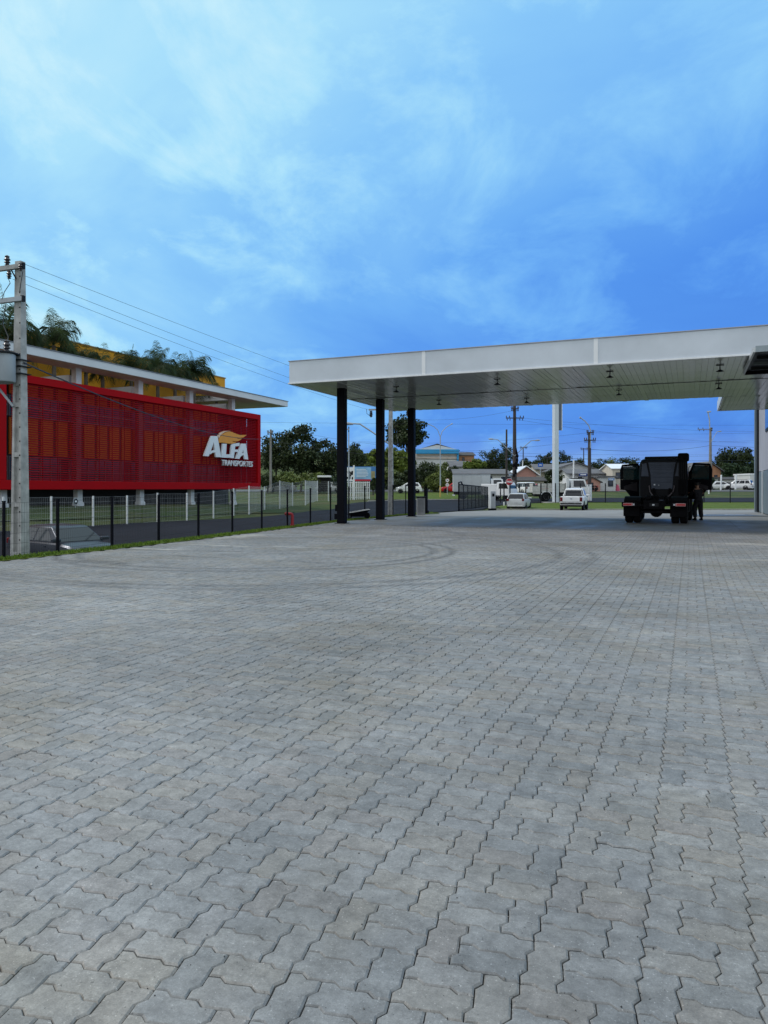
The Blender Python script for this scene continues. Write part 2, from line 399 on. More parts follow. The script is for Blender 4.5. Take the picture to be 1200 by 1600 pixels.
# ---------------------------------------------------------------- pavers
def paver_mat(name, individual, gain=1.0):
    m = bpy.data.materials.new(name); m.use_nodes = True; nt = m.node_tree; N = nt.nodes; L = nt.links; p = N['Principled BSDF']
    def M(op, a, b=None, c=None, clamp=False):
        n = N.new('ShaderNodeMath'); n.operation = op; n.use_clamp = clamp
        for i, v in enumerate((a, b, c)):
            if v is None: continue
            if isinstance(v, (int, float)): n.inputs[i].default_value = v
            else: L.new(v, n.inputs[i])
        return n.outputs[0]
    g = N.new('ShaderNodeNewGeometry'); P = g.outputs['Position']
    if individual: o = N.new('ShaderNodeObjectInfo'); rnd = o.outputs['Random']
    else: a = N.new('ShaderNodeAttribute'); a.attribute_name = 'tone'; rnd = a.outputs['Fac']
    rp = N.new('ShaderNodeValToRGB'); L.new(rnd, rp.inputs[0]); e = rp.color_ramp.elements
    cols = [(0, (.150, .157, .162)), (.12, (.172, .178, .182)), (.45, (.186, .189, .190)), (.68, (.193, .188, .177)), (.82, (.182, .176, .172)), (.93, (.181, .187, .193)), (1, (.206, .208, .206))]
    while len(e) < len(cols): e.new(.5)
    for el, (q, c) in zip(e, cols): el.position = q; el.color = (*c, 1)
    def noise(scale, det, rough, sc=(1, 1, 1)):
        n = N.new('ShaderNodeTexNoise'); n.inputs['Scale'].default_value = scale; n.inputs['Detail'].default_value = det; n.inputs['Roughness'].default_value = rough
        mp = N.new('ShaderNodeMapping'); mp.inputs['Scale'].default_value = sc; L.new(P, mp.inputs[0]); L.new(mp.outputs[0], n.inputs['Vector']); return n.outputs[0]
    fine = noise(190, 4, .75); mid = noise(11, 7, .7); big = noise(.33, 6, .6, (1, .7, 1)); brown = noise(.5, 5, .62)
    # pale worn blotches on single stones, fine aggregate, dusty zones
    k = M('MULTIPLY_ADD', fine, .9, .55)
    k = M('MULTIPLY', k, M('MULTIPLY_ADD', mid, 1.5, .25))
    k = M('MULTIPLY', k, M('MULTIPLY_ADD', noise(60, 5, .75), .9, .55))
    k = M('MULTIPLY', k, M('MULTIPLY_ADD', big, 1.35, .34))
    k = M('MULTIPLY', k, M('MULTIPLY_ADD', noise(1.5, 6, .7, (.6, 1.3, 1)), .9, .56))
    speck = M('SUBTRACT', M('MULTIPLY', M('GREATER_THAN', noise(120, 2, .5), .70), .75), M('MULTIPLY', M('GREATER_THAN', noise(95, 2, .5, (1.1, .9, 1)), .71), .55))
    sv = N.new('ShaderNodeVectorMath'); sv.operation = 'SCALE'; L.new(rp.outputs[0], sv.inputs[0]); L.new(M('MULTIPLY', M('ADD', k, speck), gain), sv.inputs['Scale'])
    # brownish soil stain in patches
    mb = N.new('ShaderNodeMix'); mb.data_type = 'RGBA'; mb.blend_type = 'MULTIPLY'; L.new(sv.outputs[0], mb.inputs['A']); mb.inputs['B'].default_value = (.88, .80, .66, 1)
    L.new(M('MULTIPLY_ADD', brown, 3.6, -1.75, clamp=True), mb.inputs['Factor'])
    # tyre tracks swept by turning trucks
    sp = N.new('ShaderNodeSeparateXYZ'); L.new(P, sp.inputs[0])
    tn = noise(1.6, 4, .6)
    tot = None
    for cx, cy, r, wd, st in ((-9.6, 15.4, 4.6, .16, .34), (-9.6, 15.4, 4.15, .16, .28), (-9.2, 15.6, 6.6, .2, .26), (-9.0, 15.8, 7.1, .18, .22), (-12.5, 20.5, 6.2, .25, .22), (-3.6, 8.0, 13.6, .25, .16), (3.5, 7.0, 2.6, .12, .14), (3.5, 7.0, 3.0, .1, .14), (-6, 34, 12.5, .3, .2)):
        dx, dy = M('SUBTRACT', sp.outputs[0], cx), M('SUBTRACT', sp.outputs[1], cy)
        rr = M('SQRT', M('ADD', M('MULTIPLY', dx, dx), M('MULTIPLY', dy, dy)))
        q = M('SUBTRACT', 1.0, M('DIVIDE', M('ABSOLUTE', M('SUBTRACT', rr, r)), wd), clamp=True)
        q = M('MULTIPLY', q, min(.85, st * 2.1)); tot = q if tot is None else M('MAXIMUM', tot, q)
    # dark oil spill and drips near the left edge
    for cx, cy, rx, ry, st in ((-11.3, 11.6, 1.25, .30, .85), (-10.1, 13.3, .9, .14, .55), (-8.6, 11.2, 1.4, .1, .35), (-7.0, 13.2, .55, .18, .4), (-1.2, 9.3, .3, .2, .25)):
        dx, dy = M('DIVIDE', M('SUBTRACT', sp.outputs[0], cx), rx), M('DIVIDE', M('SUBTRACT', sp.outputs[1], cy), ry)
        q = M('SUBTRACT', 1.15, M('ADD', M('ADD', M('MULTIPLY', dx, dx), M('MULTIPLY', dy, dy)), M('MULTIPLY', M('SUBTRACT', noise(5, 5, .75), .5), 5.5)), clamp=True)
        tot = M('MAXIMUM', tot, M('MULTIPLY', q, st))
    tot = M('MULTIPLY', tot, M('MULTIPLY', M('MULTIPLY_ADD', tn, 1.3, .2, clamp=True), M('MULTIPLY_ADD', big, 3.0, -.75, clamp=True)))
    md = N.new('ShaderNodeMix'); md.data_type = 'RGBA'; L.new(tot, md.inputs['Factor']); L.new(mb.outputs['Result'], md.inputs['A']); md.inputs['B'].default_value = (.03, .032, .036, 1)
    # cement dust spilled in streaks
    cem = None
    for cx, cy, rx, ry, st in ((-12.3, 14.6, 1.2, .16, .8), (-11.5, 16.2, 1.5, .14, .7), (-9.2, 16.5, .9, .1, .55), (-13.0, 19.5, .5, 1.6, .6), (-9.3, 21.8, .35, .16, .7), (1.6, 22, 1.3, .5, .5), (1.4, 17.2, .8, .3, .3), (-4.2, 15.4, .5, .12, .4)):
        dx, dy = M('DIVIDE', M('SUBTRACT', sp.outputs[0], cx), rx), M('DIVIDE', M('SUBTRACT', sp.outputs[1], cy), ry)
        q = M('SUBTRACT', 1.0, M('ADD', M('ADD', M('MULTIPLY', dx, dx), M('MULTIPLY', dy, dy)), M('MULTIPLY', M('SUBTRACT', tn, .5), 3.0)), clamp=True)
        q = M('MULTIPLY', q, st); cem = q if cem is None else M('MAXIMUM', cem, q)
    mc = N.new('ShaderNodeMix'); mc.data_type = 'RGBA'; L.new(cem, mc.inputs['Factor']); L.new(md.outputs['Result'], mc.inputs['A']); mc.inputs['B'].default_value = (.42, .40, .36, 1)
    L.new(mc.outputs['Result'], p.inputs['Base Color'])
    p.inputs['Roughness'].default_value = .72; p.inputs['Specular IOR Level'].default_value = .5
    bp = N.new('ShaderNodeBump'); bp.inputs['Strength'].default_value = .55; bp.inputs['Distance'].default_value = .0022
    L.new(M('ADD', M('MULTIPLY', fine, .55), M('MULTIPLY', mid, 1.4)), bp.inputs['Height']); L.new(bp.outputs[0], p.inputs['Normal'])
    return m
PU = .1117
def paver_outline(w, h, pts, a=.082):
    """outline of a w x h units stone; every unit edge carries the same S so the stones interlock"""
    o = []
    def edge(x0, y0, dx, dy, nx, ny, rev):
        for t, e in (pts if not rev else [(0, 0)] + [(1 - t, -0 + e) for t, e in reversed(pts[1:])]):
            o.append(((x0 + dx * t + nx * e * a), (y0 + dy * t + ny * e * a)))
    for i in range(w): edge(i, 0, 1, 0, 0, 1, False)
    for j in range(h): edge(w, j, 0, 1, -1, 0, False)
    for i in range(w, 0, -1):
        for t, e in [(0, 0)] + [(1 - t, e) for t, e in reversed(pts[1:])]: o.append((i - t, h + e * a))
    for j in range(h, 0, -1):
        for t, e in [(0, 0)] + [(1 - t, e) for t, e in reversed(pts[1:])]: o.append((0 - e * a, j - t))
    return np.array(o)
SP = [(0, 0), (.34, 1), (.60, -1)]
def paver_geo(w, h, full):
    o = paver_outline(w, h, SP) * PU
    c = np.array([w, h]) * PU / 2; o = o - c
    def shrink(q, gx, gy): return q * np.array([(w * PU - 2 * gx) / (w * PU), (h * PU - 2 * gy) / (h * PU)])
    top = shrink(o, .0082, .0060); mid = shrink(o, .0019, .0014)
    n = len(o)
    V = [np.c_[top, np.zeros(n)], np.c_[mid, np.full(n, -.0055)]]
    if full: V.append(np.c_[mid, np.full(n, -.045)])
    else: V[1][:, 2] = -.011
    V = np.vstack(V); Fc = [list(range(n))]
    for k in range(len(V) // n - 1):
        Fc += [[k * n + i, (k + 1) * n + i, (k + 1) * n + (i + 1) % n, k * n + (i + 1) % n] for i in range(n)]
    return V, Fc
yard = MB(); yy = [-12] + list(np.arange(0, 27.6, 2.5)) + [27.49]
for y in yy: yard.v += [(xe(y) + .02, y, -.024), (13, y, -.024)]
yard.f = [(2 * i, 2 * i + 1, 2 * i + 3, 2 * i + 2) for i in range(len(yy) - 1)]
M_SAND = mat('joint_sand', (.105, .100, .092), .95, var=.45, scale=9, bump=.5, bscale=90)
pav = struct(yard.build('pavement', M_SAND))
PM1, PM2 = paver_mat('paver_stone', True, 1.10), paver_mat('paver_stone_field', False, 1.10)
PE1, PE2 = paver_mat('lit_paver_edge', True, 1.17), paver_mat('paver_edge_field', False, 1.10)   # light catching the near chamfers is put into their colour
rng = np.random.default_rng(11)
cells = []
X0, Y0 = -.143, 2.668
for ci in range(-46, 22):
    for ri in range(-8, 120):
        x0, y0 = X0 + ci * 3 * PU, Y0 + ri * 2 * PU
        if y0 > 27.3: continue
        lst = [('v', x0 + .5 * PU, y0 + PU), ('h', x0 + 2 * PU, y0 + .5 * PU), ('h', x0 + 2 * PU, y0 + 1.5 * PU)] if ri % 2 == 0 else \
              [('v', x0 + 2.5 * PU, y0 + PU), ('h', x0 + PU, y0 + .5 * PU), ('h', x0 + PU, y0 + 1.5 * PU)]
        for k, x, y in lst:
            d, la = dep(x, y), latof(x, y)
            if x < xe(y) + .11 or y > 27.36 or x > 9: continue
            if d < 1.3 or abs(la) > .55 * d + 2.2: continue
            cells.append((k, x, y, d, la))
def seen(c): return c[3] > 2.0 and abs(c[4]) < .522 * c[3]
vis = sorted([c for c in cells if seen(c)], key=lambda c: c[3])
near = set(c[1:3] for c in vis[:300])
geo = {k: paver_geo(*((2, 1) if k == 'h' else (1, 2)), True) for k in 'hv'}
geoL = {k: paver_geo(*((2, 1) if k == 'h' else (1, 2)), False) for k in 'hv'}
pm = {}
for k in 'hv':
    V, Fc = geo[k]; me = bpy.data.meshes.new('paver'); me.from_pydata(V.tolist(), [], Fc); me.materials.append(PM1); me.materials.append(PE1); pm[k] = me
    me.polygons.foreach_set('material_index', [0] + [1] * (len(V) // 3) + [0] * (len(Fc) - 1 - len(V) // 3))
field = {}
AV, AF, AT, AM = [], [], [], []; base = 0
for c in cells:
    k, x, y, d, la = c
    tx, ty, dzv = rng.normal(0, .006), rng.normal(0, .006), rng.normal(0, .0012)
    if c[1:3] in near:
        o = link('paver', pm[k], pav); o.location = (x, y, dzv); o.rotation_euler = (tx, ty, rng.normal(0, .007)); continue
    V, Fc = geo[k] if d < 9 else geoL[k]
    W = V.copy(); a = rng.normal(0, .007); ca, sa = math.cos(a), math.sin(a)
    W[:, 2] += dzv + V[:, 0] * tx + V[:, 1] * ty
    W[:, 0], W[:, 1] = V[:, 0] * ca - V[:, 1] * sa + x, V[:, 0] * sa + V[:, 1] * ca + y
    AV.append(W); AT.append(np.full(len(W), rng.random()))
    AF += [[i + base for i in f] for f in Fc]; base += len(W); n_ = len(V) // (3 if len(V) == len(geo[k][0]) else 2); AM += [0] + [1] * n_ + [0] * (len(Fc) - 1 - n_)
me = bpy.data.meshes.new('paver_field'); me.from_pydata(np.vstack(AV).tolist(), [], AF); me.materials.append(PM2); me.materials.append(PE2); me.polygons.foreach_set('material_index', AM)
at_ = me.attributes.new('tone', 'FLOAT', 'POINT'); at_.data.foreach_set('value', np.concatenate(AT).astype(np.float32))
fo = link('paver_field', me, pav); fo['kind'] = 'stuff'
# paving outside the surveyed area and grit scattered on it

gv, gf = [], []; rg = random.Random(9)
inview = [c for c in vis if c[3] < 9]
for _ in range(5200):
    k, x, y, d, la = inview[int(len(inview) * rg.random())]
    hw, hh = (PU, PU / 2) if k == 'h' else (PU / 2, PU)
    if rg.random() < .8:
        if rg.random() < .5: px_, py_ = x + rg.choice((-1, 1)) * hw + rg.gauss(0, .004), y + rg.uniform(-hh, hh)
        else: px_, py_ = x + rg.uniform(-hw, hw), y + rg.choice((-1, 1)) * hh + rg.gauss(0, .003)
        z = -.007
    else: px_, py_, z = x + rg.uniform(-hw, hw), y + rg.uniform(-hh, hh), .001
    r_ = rg.uniform(.0012, .0042) if rg.random() < .93 else rg.uniform(.004, .0065); o = len(gv); a = rg.random() * 6.28
    for q in range(3): gv.append((px_ + r_ * math.cos(a + q * 2.09), py_ + r_ * math.sin(a + q * 2.09), z))
    gv.append((px_, py_, z + r_ * 1.3)); gf += [(o, o + 1, o + 3), (o + 1, o + 2, o + 3), (o + 2, o, o + 3)]
me = bpy.data.meshes.new('grit'); me.from_pydata(gv, [], gf); m_ = bpy.data.materials.new('grit'); m_.use_nodes = True
a_ = m_.node_tree.nodes.new('ShaderNodeAttribute'); a_.attribute_name = 'tone'; r_ = m_.node_tree.nodes.new('ShaderNodeValToRGB'); r_.color_ramp.interpolation = 'CONSTANT'
m_.node_tree.links.new(a_.outputs['Fac'], r_.inputs[0]); e = r_.color_ramp.elements; e[0].color = (.02, .02, .022, 1); e[1].position = .62; e[1].color = (.16, .15, .14, 1); q = e.new(.86); q.color = (.55, .53, .50, 1)
m_.node_tree.links.new(r_.outputs[0], m_.node_tree.nodes['Principled BSDF'].inputs['Base Color']); me.materials.append(m_)
t_ = me.attributes.new('tone', 'FLOAT', 'POINT'); t_.data.foreach_set('value', np.repeat(np.array([rg.random() for _ in range(len(gv) // 4)]), 4).astype(np.float32))
tag(link('grit', me), 'scattered dark and pale grit lying in the paver joints', 'grit', kind='stuff')
# ---------------------------------------------------------------- canopy over the forecourt
M_FASCIA = mat('white_cladding', (.60, .655, .72), .45, var=.13, scale=.5)
M_SOFFIT = mat('soffit_sheet', (.40, .42, .415), .15, var=.10, scale=.7, spec=.6)
M_TRIM = mat('white_trim', (.80, .82, .84), .35, var=.05)
M_BLACK = mat('black_paint', (.0030, .0034, .0070), .6, var=.3, scale=3, spec=.10)
M_DKMET = mat('dark_metal', (.010, .011, .014), .55, var=.3, spec=.25)
CX0, CX1, CY0, CY1, CZ0, CZ1 = -15.1, 9.0, 26.2, 37.8, 5.75, 6.66
can = thing('canopy', 'long white flat canopy on black columns over the forecourt', 'canopy', (0, 0, 0))
def cpart(name, m, **k):
    return lambda b: b.build(name, m, can, **k)
joints = [CX0, on_y(662, CY0)[0], on_y(931, CY0)[0], 3.1, CX1]
for a, c in zip(joints, joints[1:]):
    MB().bb(a + .012, c - .012, CY0, CY0 + .05, CZ0 + .05, CZ1).build('fascia_panel', M_FASCIA, can, bevel=.006)
for a, c in ((CY0 + .06, 30.1), (30.1, 34.0), (34.0, CY1)):
    MB().bb(CX0, CX0 + .05, a + .01, c - .01, CZ0 + .05, CZ1).build('fascia_panel', M_FASCIA, can, bevel=.006)
    MB().bb(CX0 + .06, CX0 + .10, a, c, CZ0 + .06, CZ1 - .1).build('backing_strip', M_TRIM, can)
for x in joints[1:-1]: MB().bb(x - .07, x + .07, CY0 - .012, CY0 - .001, CZ0 + .05, CZ1 - .004).build('joint_cover', M_TRIM, can)
b = MB(); b.bb(CX0 - .03, CX1, CY0 - .035, CY0 + .06, CZ0 - .005, CZ0 + .048); b.bb(CX0 - .03, CX0 + .06, CY0 + .061, CY1, CZ0 - .005, CZ0 + .048)
b.build('bottom_trim', M_TRIM, can)
b = MB(); b.bb(CX0 - .03, CX1, CY0 - .03, CY0 + .08, CZ1 + .002, CZ1 + .03); b.bb(CX0 - .03, CX0 + .08, CY0 + .081, CY1, CZ1 + .002, CZ1 + .03)
b.build('top_flashing', mat('galvanised', (.35, .36, .38), .35, .7), can)
b = MB(); b.bb(CX0 + .1, CX1, CY0 + .1, CY1 - .06, CZ1 - .25, CZ1 - .1); b.bb(CX0 + .06, CX1, CY1 - .05, CY1, CZ0 + .03, CZ1); b.build('roof_deck', M_FASCIA, can)
# soffit boards run front to back in two lengths with a seam between them
YS = 31.9; wv = .2
pl = {}
for key, (y0, y1) in {'f': (CY0 + .07, YS - .012), 'r': (YS + .012, CY1 - .06), 'e': (CY1 - .05, 44.4)}.items():
    L_ = y1 - y0
    pl[key] = (MB().box(0, 0, 0, wv - .007, L_, .03).mesh('soffit_board', M_SOFFIT), (y0 + y1) / 2)
k = 0; x = CX0 + .16
while x < CX1 - .1:
    for key in ('f', 'r') + (('e',) if x > 1.5 else ()):
        me, yc = pl[key]; o = link('soffit_board', me, can); o.location = (x, yc, CZ0 + .022 + random.uniform(-.003, .003)); o.rotation_euler = (random.gauss(0, .0018), random.gauss(0, .016), 0)
    x += wv
b = MB(); b.bb(CX0 + .05, CX1, CY0 + .07, CY1 - .06, CZ0 + .06, CZ0 + .09); b.bb(1.45, CX1, CY1, 44.4, CZ0 + .06, CZ0 + .4); b.build('soffit_backing', M_SOFFIT, can)
MB().bb(1.36, 1.44, CY1 + .001, 44.5, CZ0 - .004, CZ0 + .5).build('fascia_panel', M_FASCIA, can)
MB().bb(1.445, CX1, 44.41, 44.48, CZ0 - .004, CZ0 + .5).build('fascia_panel', M_FASCIA, can)
MB().bb(CX0 + .12, CX1, YS - .035, YS + .035, CZ0 - .012, CZ0 - .004).build('seam_strip', M_DKMET, can)
# three black columns with a base plate; junction boxes on the first
for i, (cx, cy) in enumerate(((-13.72, 28.3), (-13.7, 32.45), (-13.7, 36.75))):
    b = MB(); w = .17
    b.bb(cx - w, cx + w, cy - w, cy + w, .03, CZ0 + .003)
    c = b.build('column', M_BLACK, can, bevel=.02, seg=2)
    MB().bb(cx - .24, cx + .24, cy - .24, cy + .24, .006, .03).build('base_plate', M_BLACK, c)
    if i == 0:
        MB().bb(cx - w - .13, cx - w - .002, cy - .14, cy + .1, .18, .42).build('junction_box', M_BLACK, c, bevel=.01)
        MB().bb(cx - w - .11, cx - w - .002, cy - .12, cy + .08, .52, .80).build('junction_box', M_BLACK, c, bevel=.01)
        MB().tube([(cx - w - .05, cy, .8), (cx - w - .05, cy, 2.6)], .02).build('conduit', M_BLACK, c)
# hanging lamps below the soffit
def lamp(px, py, lab):
    dz = (CZ0 - EYE) / (HZ - py); d = dz * F; x, y = at(px, d)
    t = thing('hanging_lamp', lab, 'lamp', (x, y, CZ0), 0, 'dark lamps hanging below the canopy')
    MB().box(0, 0, -.015, .25, .06, .025).build('mounting_bracket', M_DKMET, t)
    MB().tube([(0, 0, -.02), (0, 0, -.17)], .02, 8).build('stem', M_DKMET, t)
    MB().lathe([(.03, -.16), (.055, -.18), (.12, -.215), (.13, -.23), (.115, -.228), (.0, -.20)], (0, 0, 0), 'z', 16).build('lamp_shade', M_DKMET, t, smooth=True)
LN = [(619, 604, 'small dark lamp hanging between the first and second black columns'), (686, 625, 'small dark lamp hanging just right of the third black column'),
      (777, 592, 'dark lamp in the front row above the utility pole with crossarms'), (823, 622, 'dark lamp in the rear row left of the tall white totem column'),
      (953, 580, 'dark front-row lamp above the curved street light on the wooden pole'), (967, 609, 'dark rear-row lamp above the gap left of the black truck'),
      (1125, 570, 'dark front-row lamp nearest the small dark awning at right'), (1123, 599, 'dark rear-row lamp next to the canopy\'s step back at right')]
for a in LN: lamp(*a)

# small dark-bellied awning of the station building
x0, y0 = 1.80, 24.6
aw = thing('awning', 'small flat awning with dark ribbed underside below the canopy at right', 'awning', (0, 0, 0))
zc = 5.62
MB().bb(x0, x0 + 6, y0, y0 + .06, zc - .04, zc + .14).build('front_beam', mat('blue_grey_metal', (.28, .33, .36), .4, .3), aw)
MB().bb(x0 - .06, x0, y0, 29.4, zc - .04, zc + .1).build('side_beam', mat('pale_metal', (.55, .58, .60), .4, .3), aw)
MB().bb(x0, x0 + 6, 29.3, 29.42, zc - .05, zc + .1).build('rear_beam', M_BLACK, aw)
MB().bb(x0 + .01, x0 + 6, y0 + .07, 29.29, zc + .075, zc + .1).build('roof_sheet', mat('dark_sheet', (.03, .035, .05), .5, var=.3), aw)
for i in range(4):
    yy_ = y0 + .6 + i * 1.15
    o = MB().box(0, 0, 0, 6.2, .09, .10, rz=.16).build('purlin', M_DKMET if i % 2 else mat('grey_purlin', (.12, .14, .16), .5), aw); o.location = (x0 + 3.2, yy_ + .2, zc + .015)

# station building at the right
BX = 3.9
st = thing('station_building', 'grey station building with pale upper wall at the right edge', 'building', (0, 0, 0))
M_PALEW = mat('pale_lilac_wall', (.36, .36, .41), .8, var=.1, scale=.6)
M_STEEL = mat('blue_grey_cladding', (.16, .20, .23), .45, var=.15, scale=1.5)
MB().bb(BX + .08, 16, 38.5, 52.5, 2.55, 8.0).build('upper_wall', M_PALEW, st)
MB().bb(BX + .12, 16, 38.6, 52.45, 0, 2.54).build('lower_wall', M_STEEL, st)
MB().bb(BX - .12, BX + .25, 52.2, 52.75, 0, 7.9).build('corner_pilaster', M_STEEL, st, bevel=.02)
MB().bb(BX - .02, BX + .07, 51.7, 52.19, 0, 7.9).build('corner_trim', M_DKMET, st)
for i in range(22):
    y = 38.8 + i * .58
    MB().bb(BX + .06, BX + .12, y, y + .5, .05, 2.5).build('cladding_panel', M_STEEL, st, bevel=.015)
MB().bb(BX + .02, BX + .11, 48.9, 49.15, 0, 2.56).build('door_post', M_TRIM, st)
w = MB().bb(BX + .03, BX + .075, 43.8, 47.0, 4.7, 6.3).build('window', M_DKMET, st)
MB().bb(BX + .012, BX + .028, 43.95, 46.85, 4.85, 6.15).build('pane', mat('dark_glass', (.02, .025, .035), .08, var=.1), w)

# ---------------------------------------------------------------- red louvred building
M_RED = mat('red_paint', (.40, .0022, .005), .65, spec=.12, var=.12, scale=.5)
M_SLAT = mat('dark_red_slat', (.31, .005, .011), .7, spec=.08, var=.15, scale=.8)
M_ORANGE = mat('orange_panel', (.68, .17, .006), .6, var=.12, scale=1)
M_YELLOW = mat('yellow_render', (.70, .31, .006), .75, var=.10, scale=.5)
M_WHITE = mat('white_plaster', (.72, .73, .75), .7, var=.08, scale=.7)
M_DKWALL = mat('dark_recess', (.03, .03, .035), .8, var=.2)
M_GLASSD = mat('tinted_glass', (.035, .045, .07), .12, var=.25, scale=.6)
rb = thing('louvred_building', 'red louvre-screened building with orange panels, white roof slab and yellow wall', 'building', (0, 0, 0))
FX = -32.5; Y0_, Y1_ = 27.1, 51.8; Z0_, Z1_ = 1.43, 7.52
b = MB()
b.bb(FX - .7, FX, Y0_, Y1_, Z1_ - .42, Z1_); b.bb(FX - .7, FX, Y0_, Y1_, Z0_, Z0_ + .50)
b.bb(FX - .7, FX, Y0_, Y0_ + .42, Z0_ + .5, Z1_ - .42); b.bb(FX - .7, FX, Y1_ - .42, Y1_, Z0_ + .5, Z1_ - .42)
b.build('screen_frame', M_RED, rb, bevel=.015)
cols = [27.9, 33.1, 38.4, 43.7, 49.0, 51.3]
for a, c in zip(cols[:-1], cols[1:]):
    a2, c2 = max(a, Y0_ + .43), min(c, Y1_ - .43); Lb = c2 - a2 - .01
    me = MB().box(0, 0, 0, .03, Lb, .061).mesh('slat', M_SLAT)
    for i in range(41):
        z = Z0_ + .58 + i * .1255
        if z > Z1_ - .46: break
        o = link('slat', me, rb); o.location = (FX - .12, (a2 + c2) / 2, z); o.rotation_euler = (0, R(-8) + random.gauss(0, .012), random.gauss(0, .0006))
    n = max(1, round(Lb / 1.05))
    for i in range(1, n): MB().bb(FX - .20, FX - .17, a2 + Lb * i / n - .018, a2 + Lb * i / n + .018, Z0_ + .5, Z1_ - .42).build('slat_rail', M_SLAT, rb)
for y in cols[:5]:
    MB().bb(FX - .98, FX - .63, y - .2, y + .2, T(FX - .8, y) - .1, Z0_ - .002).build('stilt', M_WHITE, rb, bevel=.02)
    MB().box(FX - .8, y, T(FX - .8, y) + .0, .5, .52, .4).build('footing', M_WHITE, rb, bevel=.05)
    MB().bb(FX - 1.06, FX - .74, y - .19, y + .19, Z0_ + .01, Z1_ - .02).build('column', mat('shaded_column_rose', (.30, .13, .15), .6), rb)  # white column; the shade behind the slats is put into its colour
    MB().bb(FX - 1.10, FX - .74, y - .21, y + .21, Z1_ + .001, 8.56).build('roof_post', M_WHITE, rb)
# storey walls behind the screen: orange boards alternate with dark glazing
WX = -33.82
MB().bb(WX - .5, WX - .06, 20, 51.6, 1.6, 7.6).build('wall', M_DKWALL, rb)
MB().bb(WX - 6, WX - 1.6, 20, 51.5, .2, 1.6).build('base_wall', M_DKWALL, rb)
pme = {}
for zb, zt in ((3.35, 5.35), (6.62, 7.6)):
    y = 20.3
    while y < 47.2:
        key = (zb,)
        if key not in pme: pme[key] = MB().bb(-.04, .04, 0, .82, zb, zt).mesh('wall_panel', M_ORANGE)
        o = link('wall_panel', pme[key], rb); o.location = (WX, y, 0); y += 1.06
for zb, zt in ((1.65, 3.25), (5.42, 6.55)):
    y = 20.3
    while y < 50.5:
        fr = MB(); fr.bb(-.03, .03, 0, 2.06, zb, zb + .05); fr.bb(-.03, .03, 0, 2.06, zt - .05, zt)
        for q in (0, .68, 1.36, 2.02): fr.bb(-.03, .03, q, q + .04, zb + .05, zt - .05)
        fr.bb(-.028, .028, .04, 2.02, (zb + zt) / 2 - .02, (zb + zt) / 2 + .02)
        w = fr.build('window', mat('grey_frame', (.20, .17, .19), .5) if y < 20.4 and zb < 2 else bpy.data.materials['grey_frame'], rb); w.location = (WX - .02, y, 0)
        MB().bb(-.03, -.02, .045, 2.015, zb + .055, zt - .055).build('pane', M_GLASSD, w); y += 2.12
for i in range(7):
    y = 48.7 + i * .4; MB().bb(FX - .62, FX - .56, y, y + .26 + .1 * (i % 2), Z0_ + .52, Z1_ - .44).build('backing_board', M_SLAT, rb)
# lower level behind the stilts
for i in range(14):
    MB().bb(-37.25, -37.15, 21 + i * 2.1, 22.7 + i * 2.1, .45, 1.5).build('lower_panel', M_ORANGE if i % 3 == 0 else M_DKWALL, rb)
# white roof slab open behind its edge beam so the palms grow through; solid at the far end
b = MB(); b.bb(-33.9, -32.15, 18, 55.6, 8.55, 9.0); b.bb(-44, -33.9, 49.6, 55.6, 8.56, 8.99)
b.build('roof_slab', M_WHITE, rb, bevel=.02)
MB().bb(-44, -32.1, 18, 55.66, 9.005, 9.05).build('roof_flashing', mat('grey_flashing', (.25, .26, .28), .5), rb).hide_render = False
bpy.data.objects['roof_flashing'].data.clear_geometry()
MBf = MB(); MBf.bb(-33.95, -32.1, 18, 55.66, 9.005, 9.04); MBf.bb(-44, -33.95, 49.6, 55.66, 9.006, 9.041); tmp = MBf.mesh('roof_flashing', bpy.data.materials['grey_flashing']); bpy.data.objects['roof_flashing'].data = tmp
for y in (27.9, 33.1, 38.4, 43.7, 49.0):
    MB().bb(-37.95, -33.9, y - .12, y + .12, 7.75, 8.2).build('roof_beam', M_WHITE, rb)
MB().bb(-45, -38, 16, 54.7, 2.0, 11.2).build('upper_wall', M_YELLOW, rb)
MB().bb(-45.05, -37.93, 15.9, 54.76, 11.2, 11.28).build('parapet_cap', mat('parapet_cap', (.35, .20, .05), .6), rb)
MB().bb(-45, -38.6, 54.71, 55.2, 7.9, 8.5).build('eaves_beam', M_DKWALL, rb)

# sign on the screen: traced on the facade plane, standing 12 cm proud of the slats
SX = FX + .06
def fp(zx, zy):                                # survey of the sign enlarged ten times
    px, py = 300 + zx / 10, 660 + zy / 10
    Yf, d = on_x(px, SX); return (SX, Yf, zz(py, d))
sg = thing('facade_sign', 'white company lettering with orange wing on the red louvres', 'sign', (0, 0, 0))
M_SIGN = mat('white_sign', (.82, .85, .88), .4, var=.04)
M_WING = mat('orange_wing', (.80, .33, .02), .4, var=.06)
A1 = [(282, 212), (378, 214), (436, 545), (352, 542), (340, 462), (290, 470), (262, 496), (244, 530), (168, 524)]
A1h = [(322, 300), (338, 440), (290, 444), (268, 458)]
def letter(name, outer, hole=None):
    if hole is None: MB().prism([fp(*p) for p in outer], (.12, 0, 0)).build(name, M_SIGN, sg); return
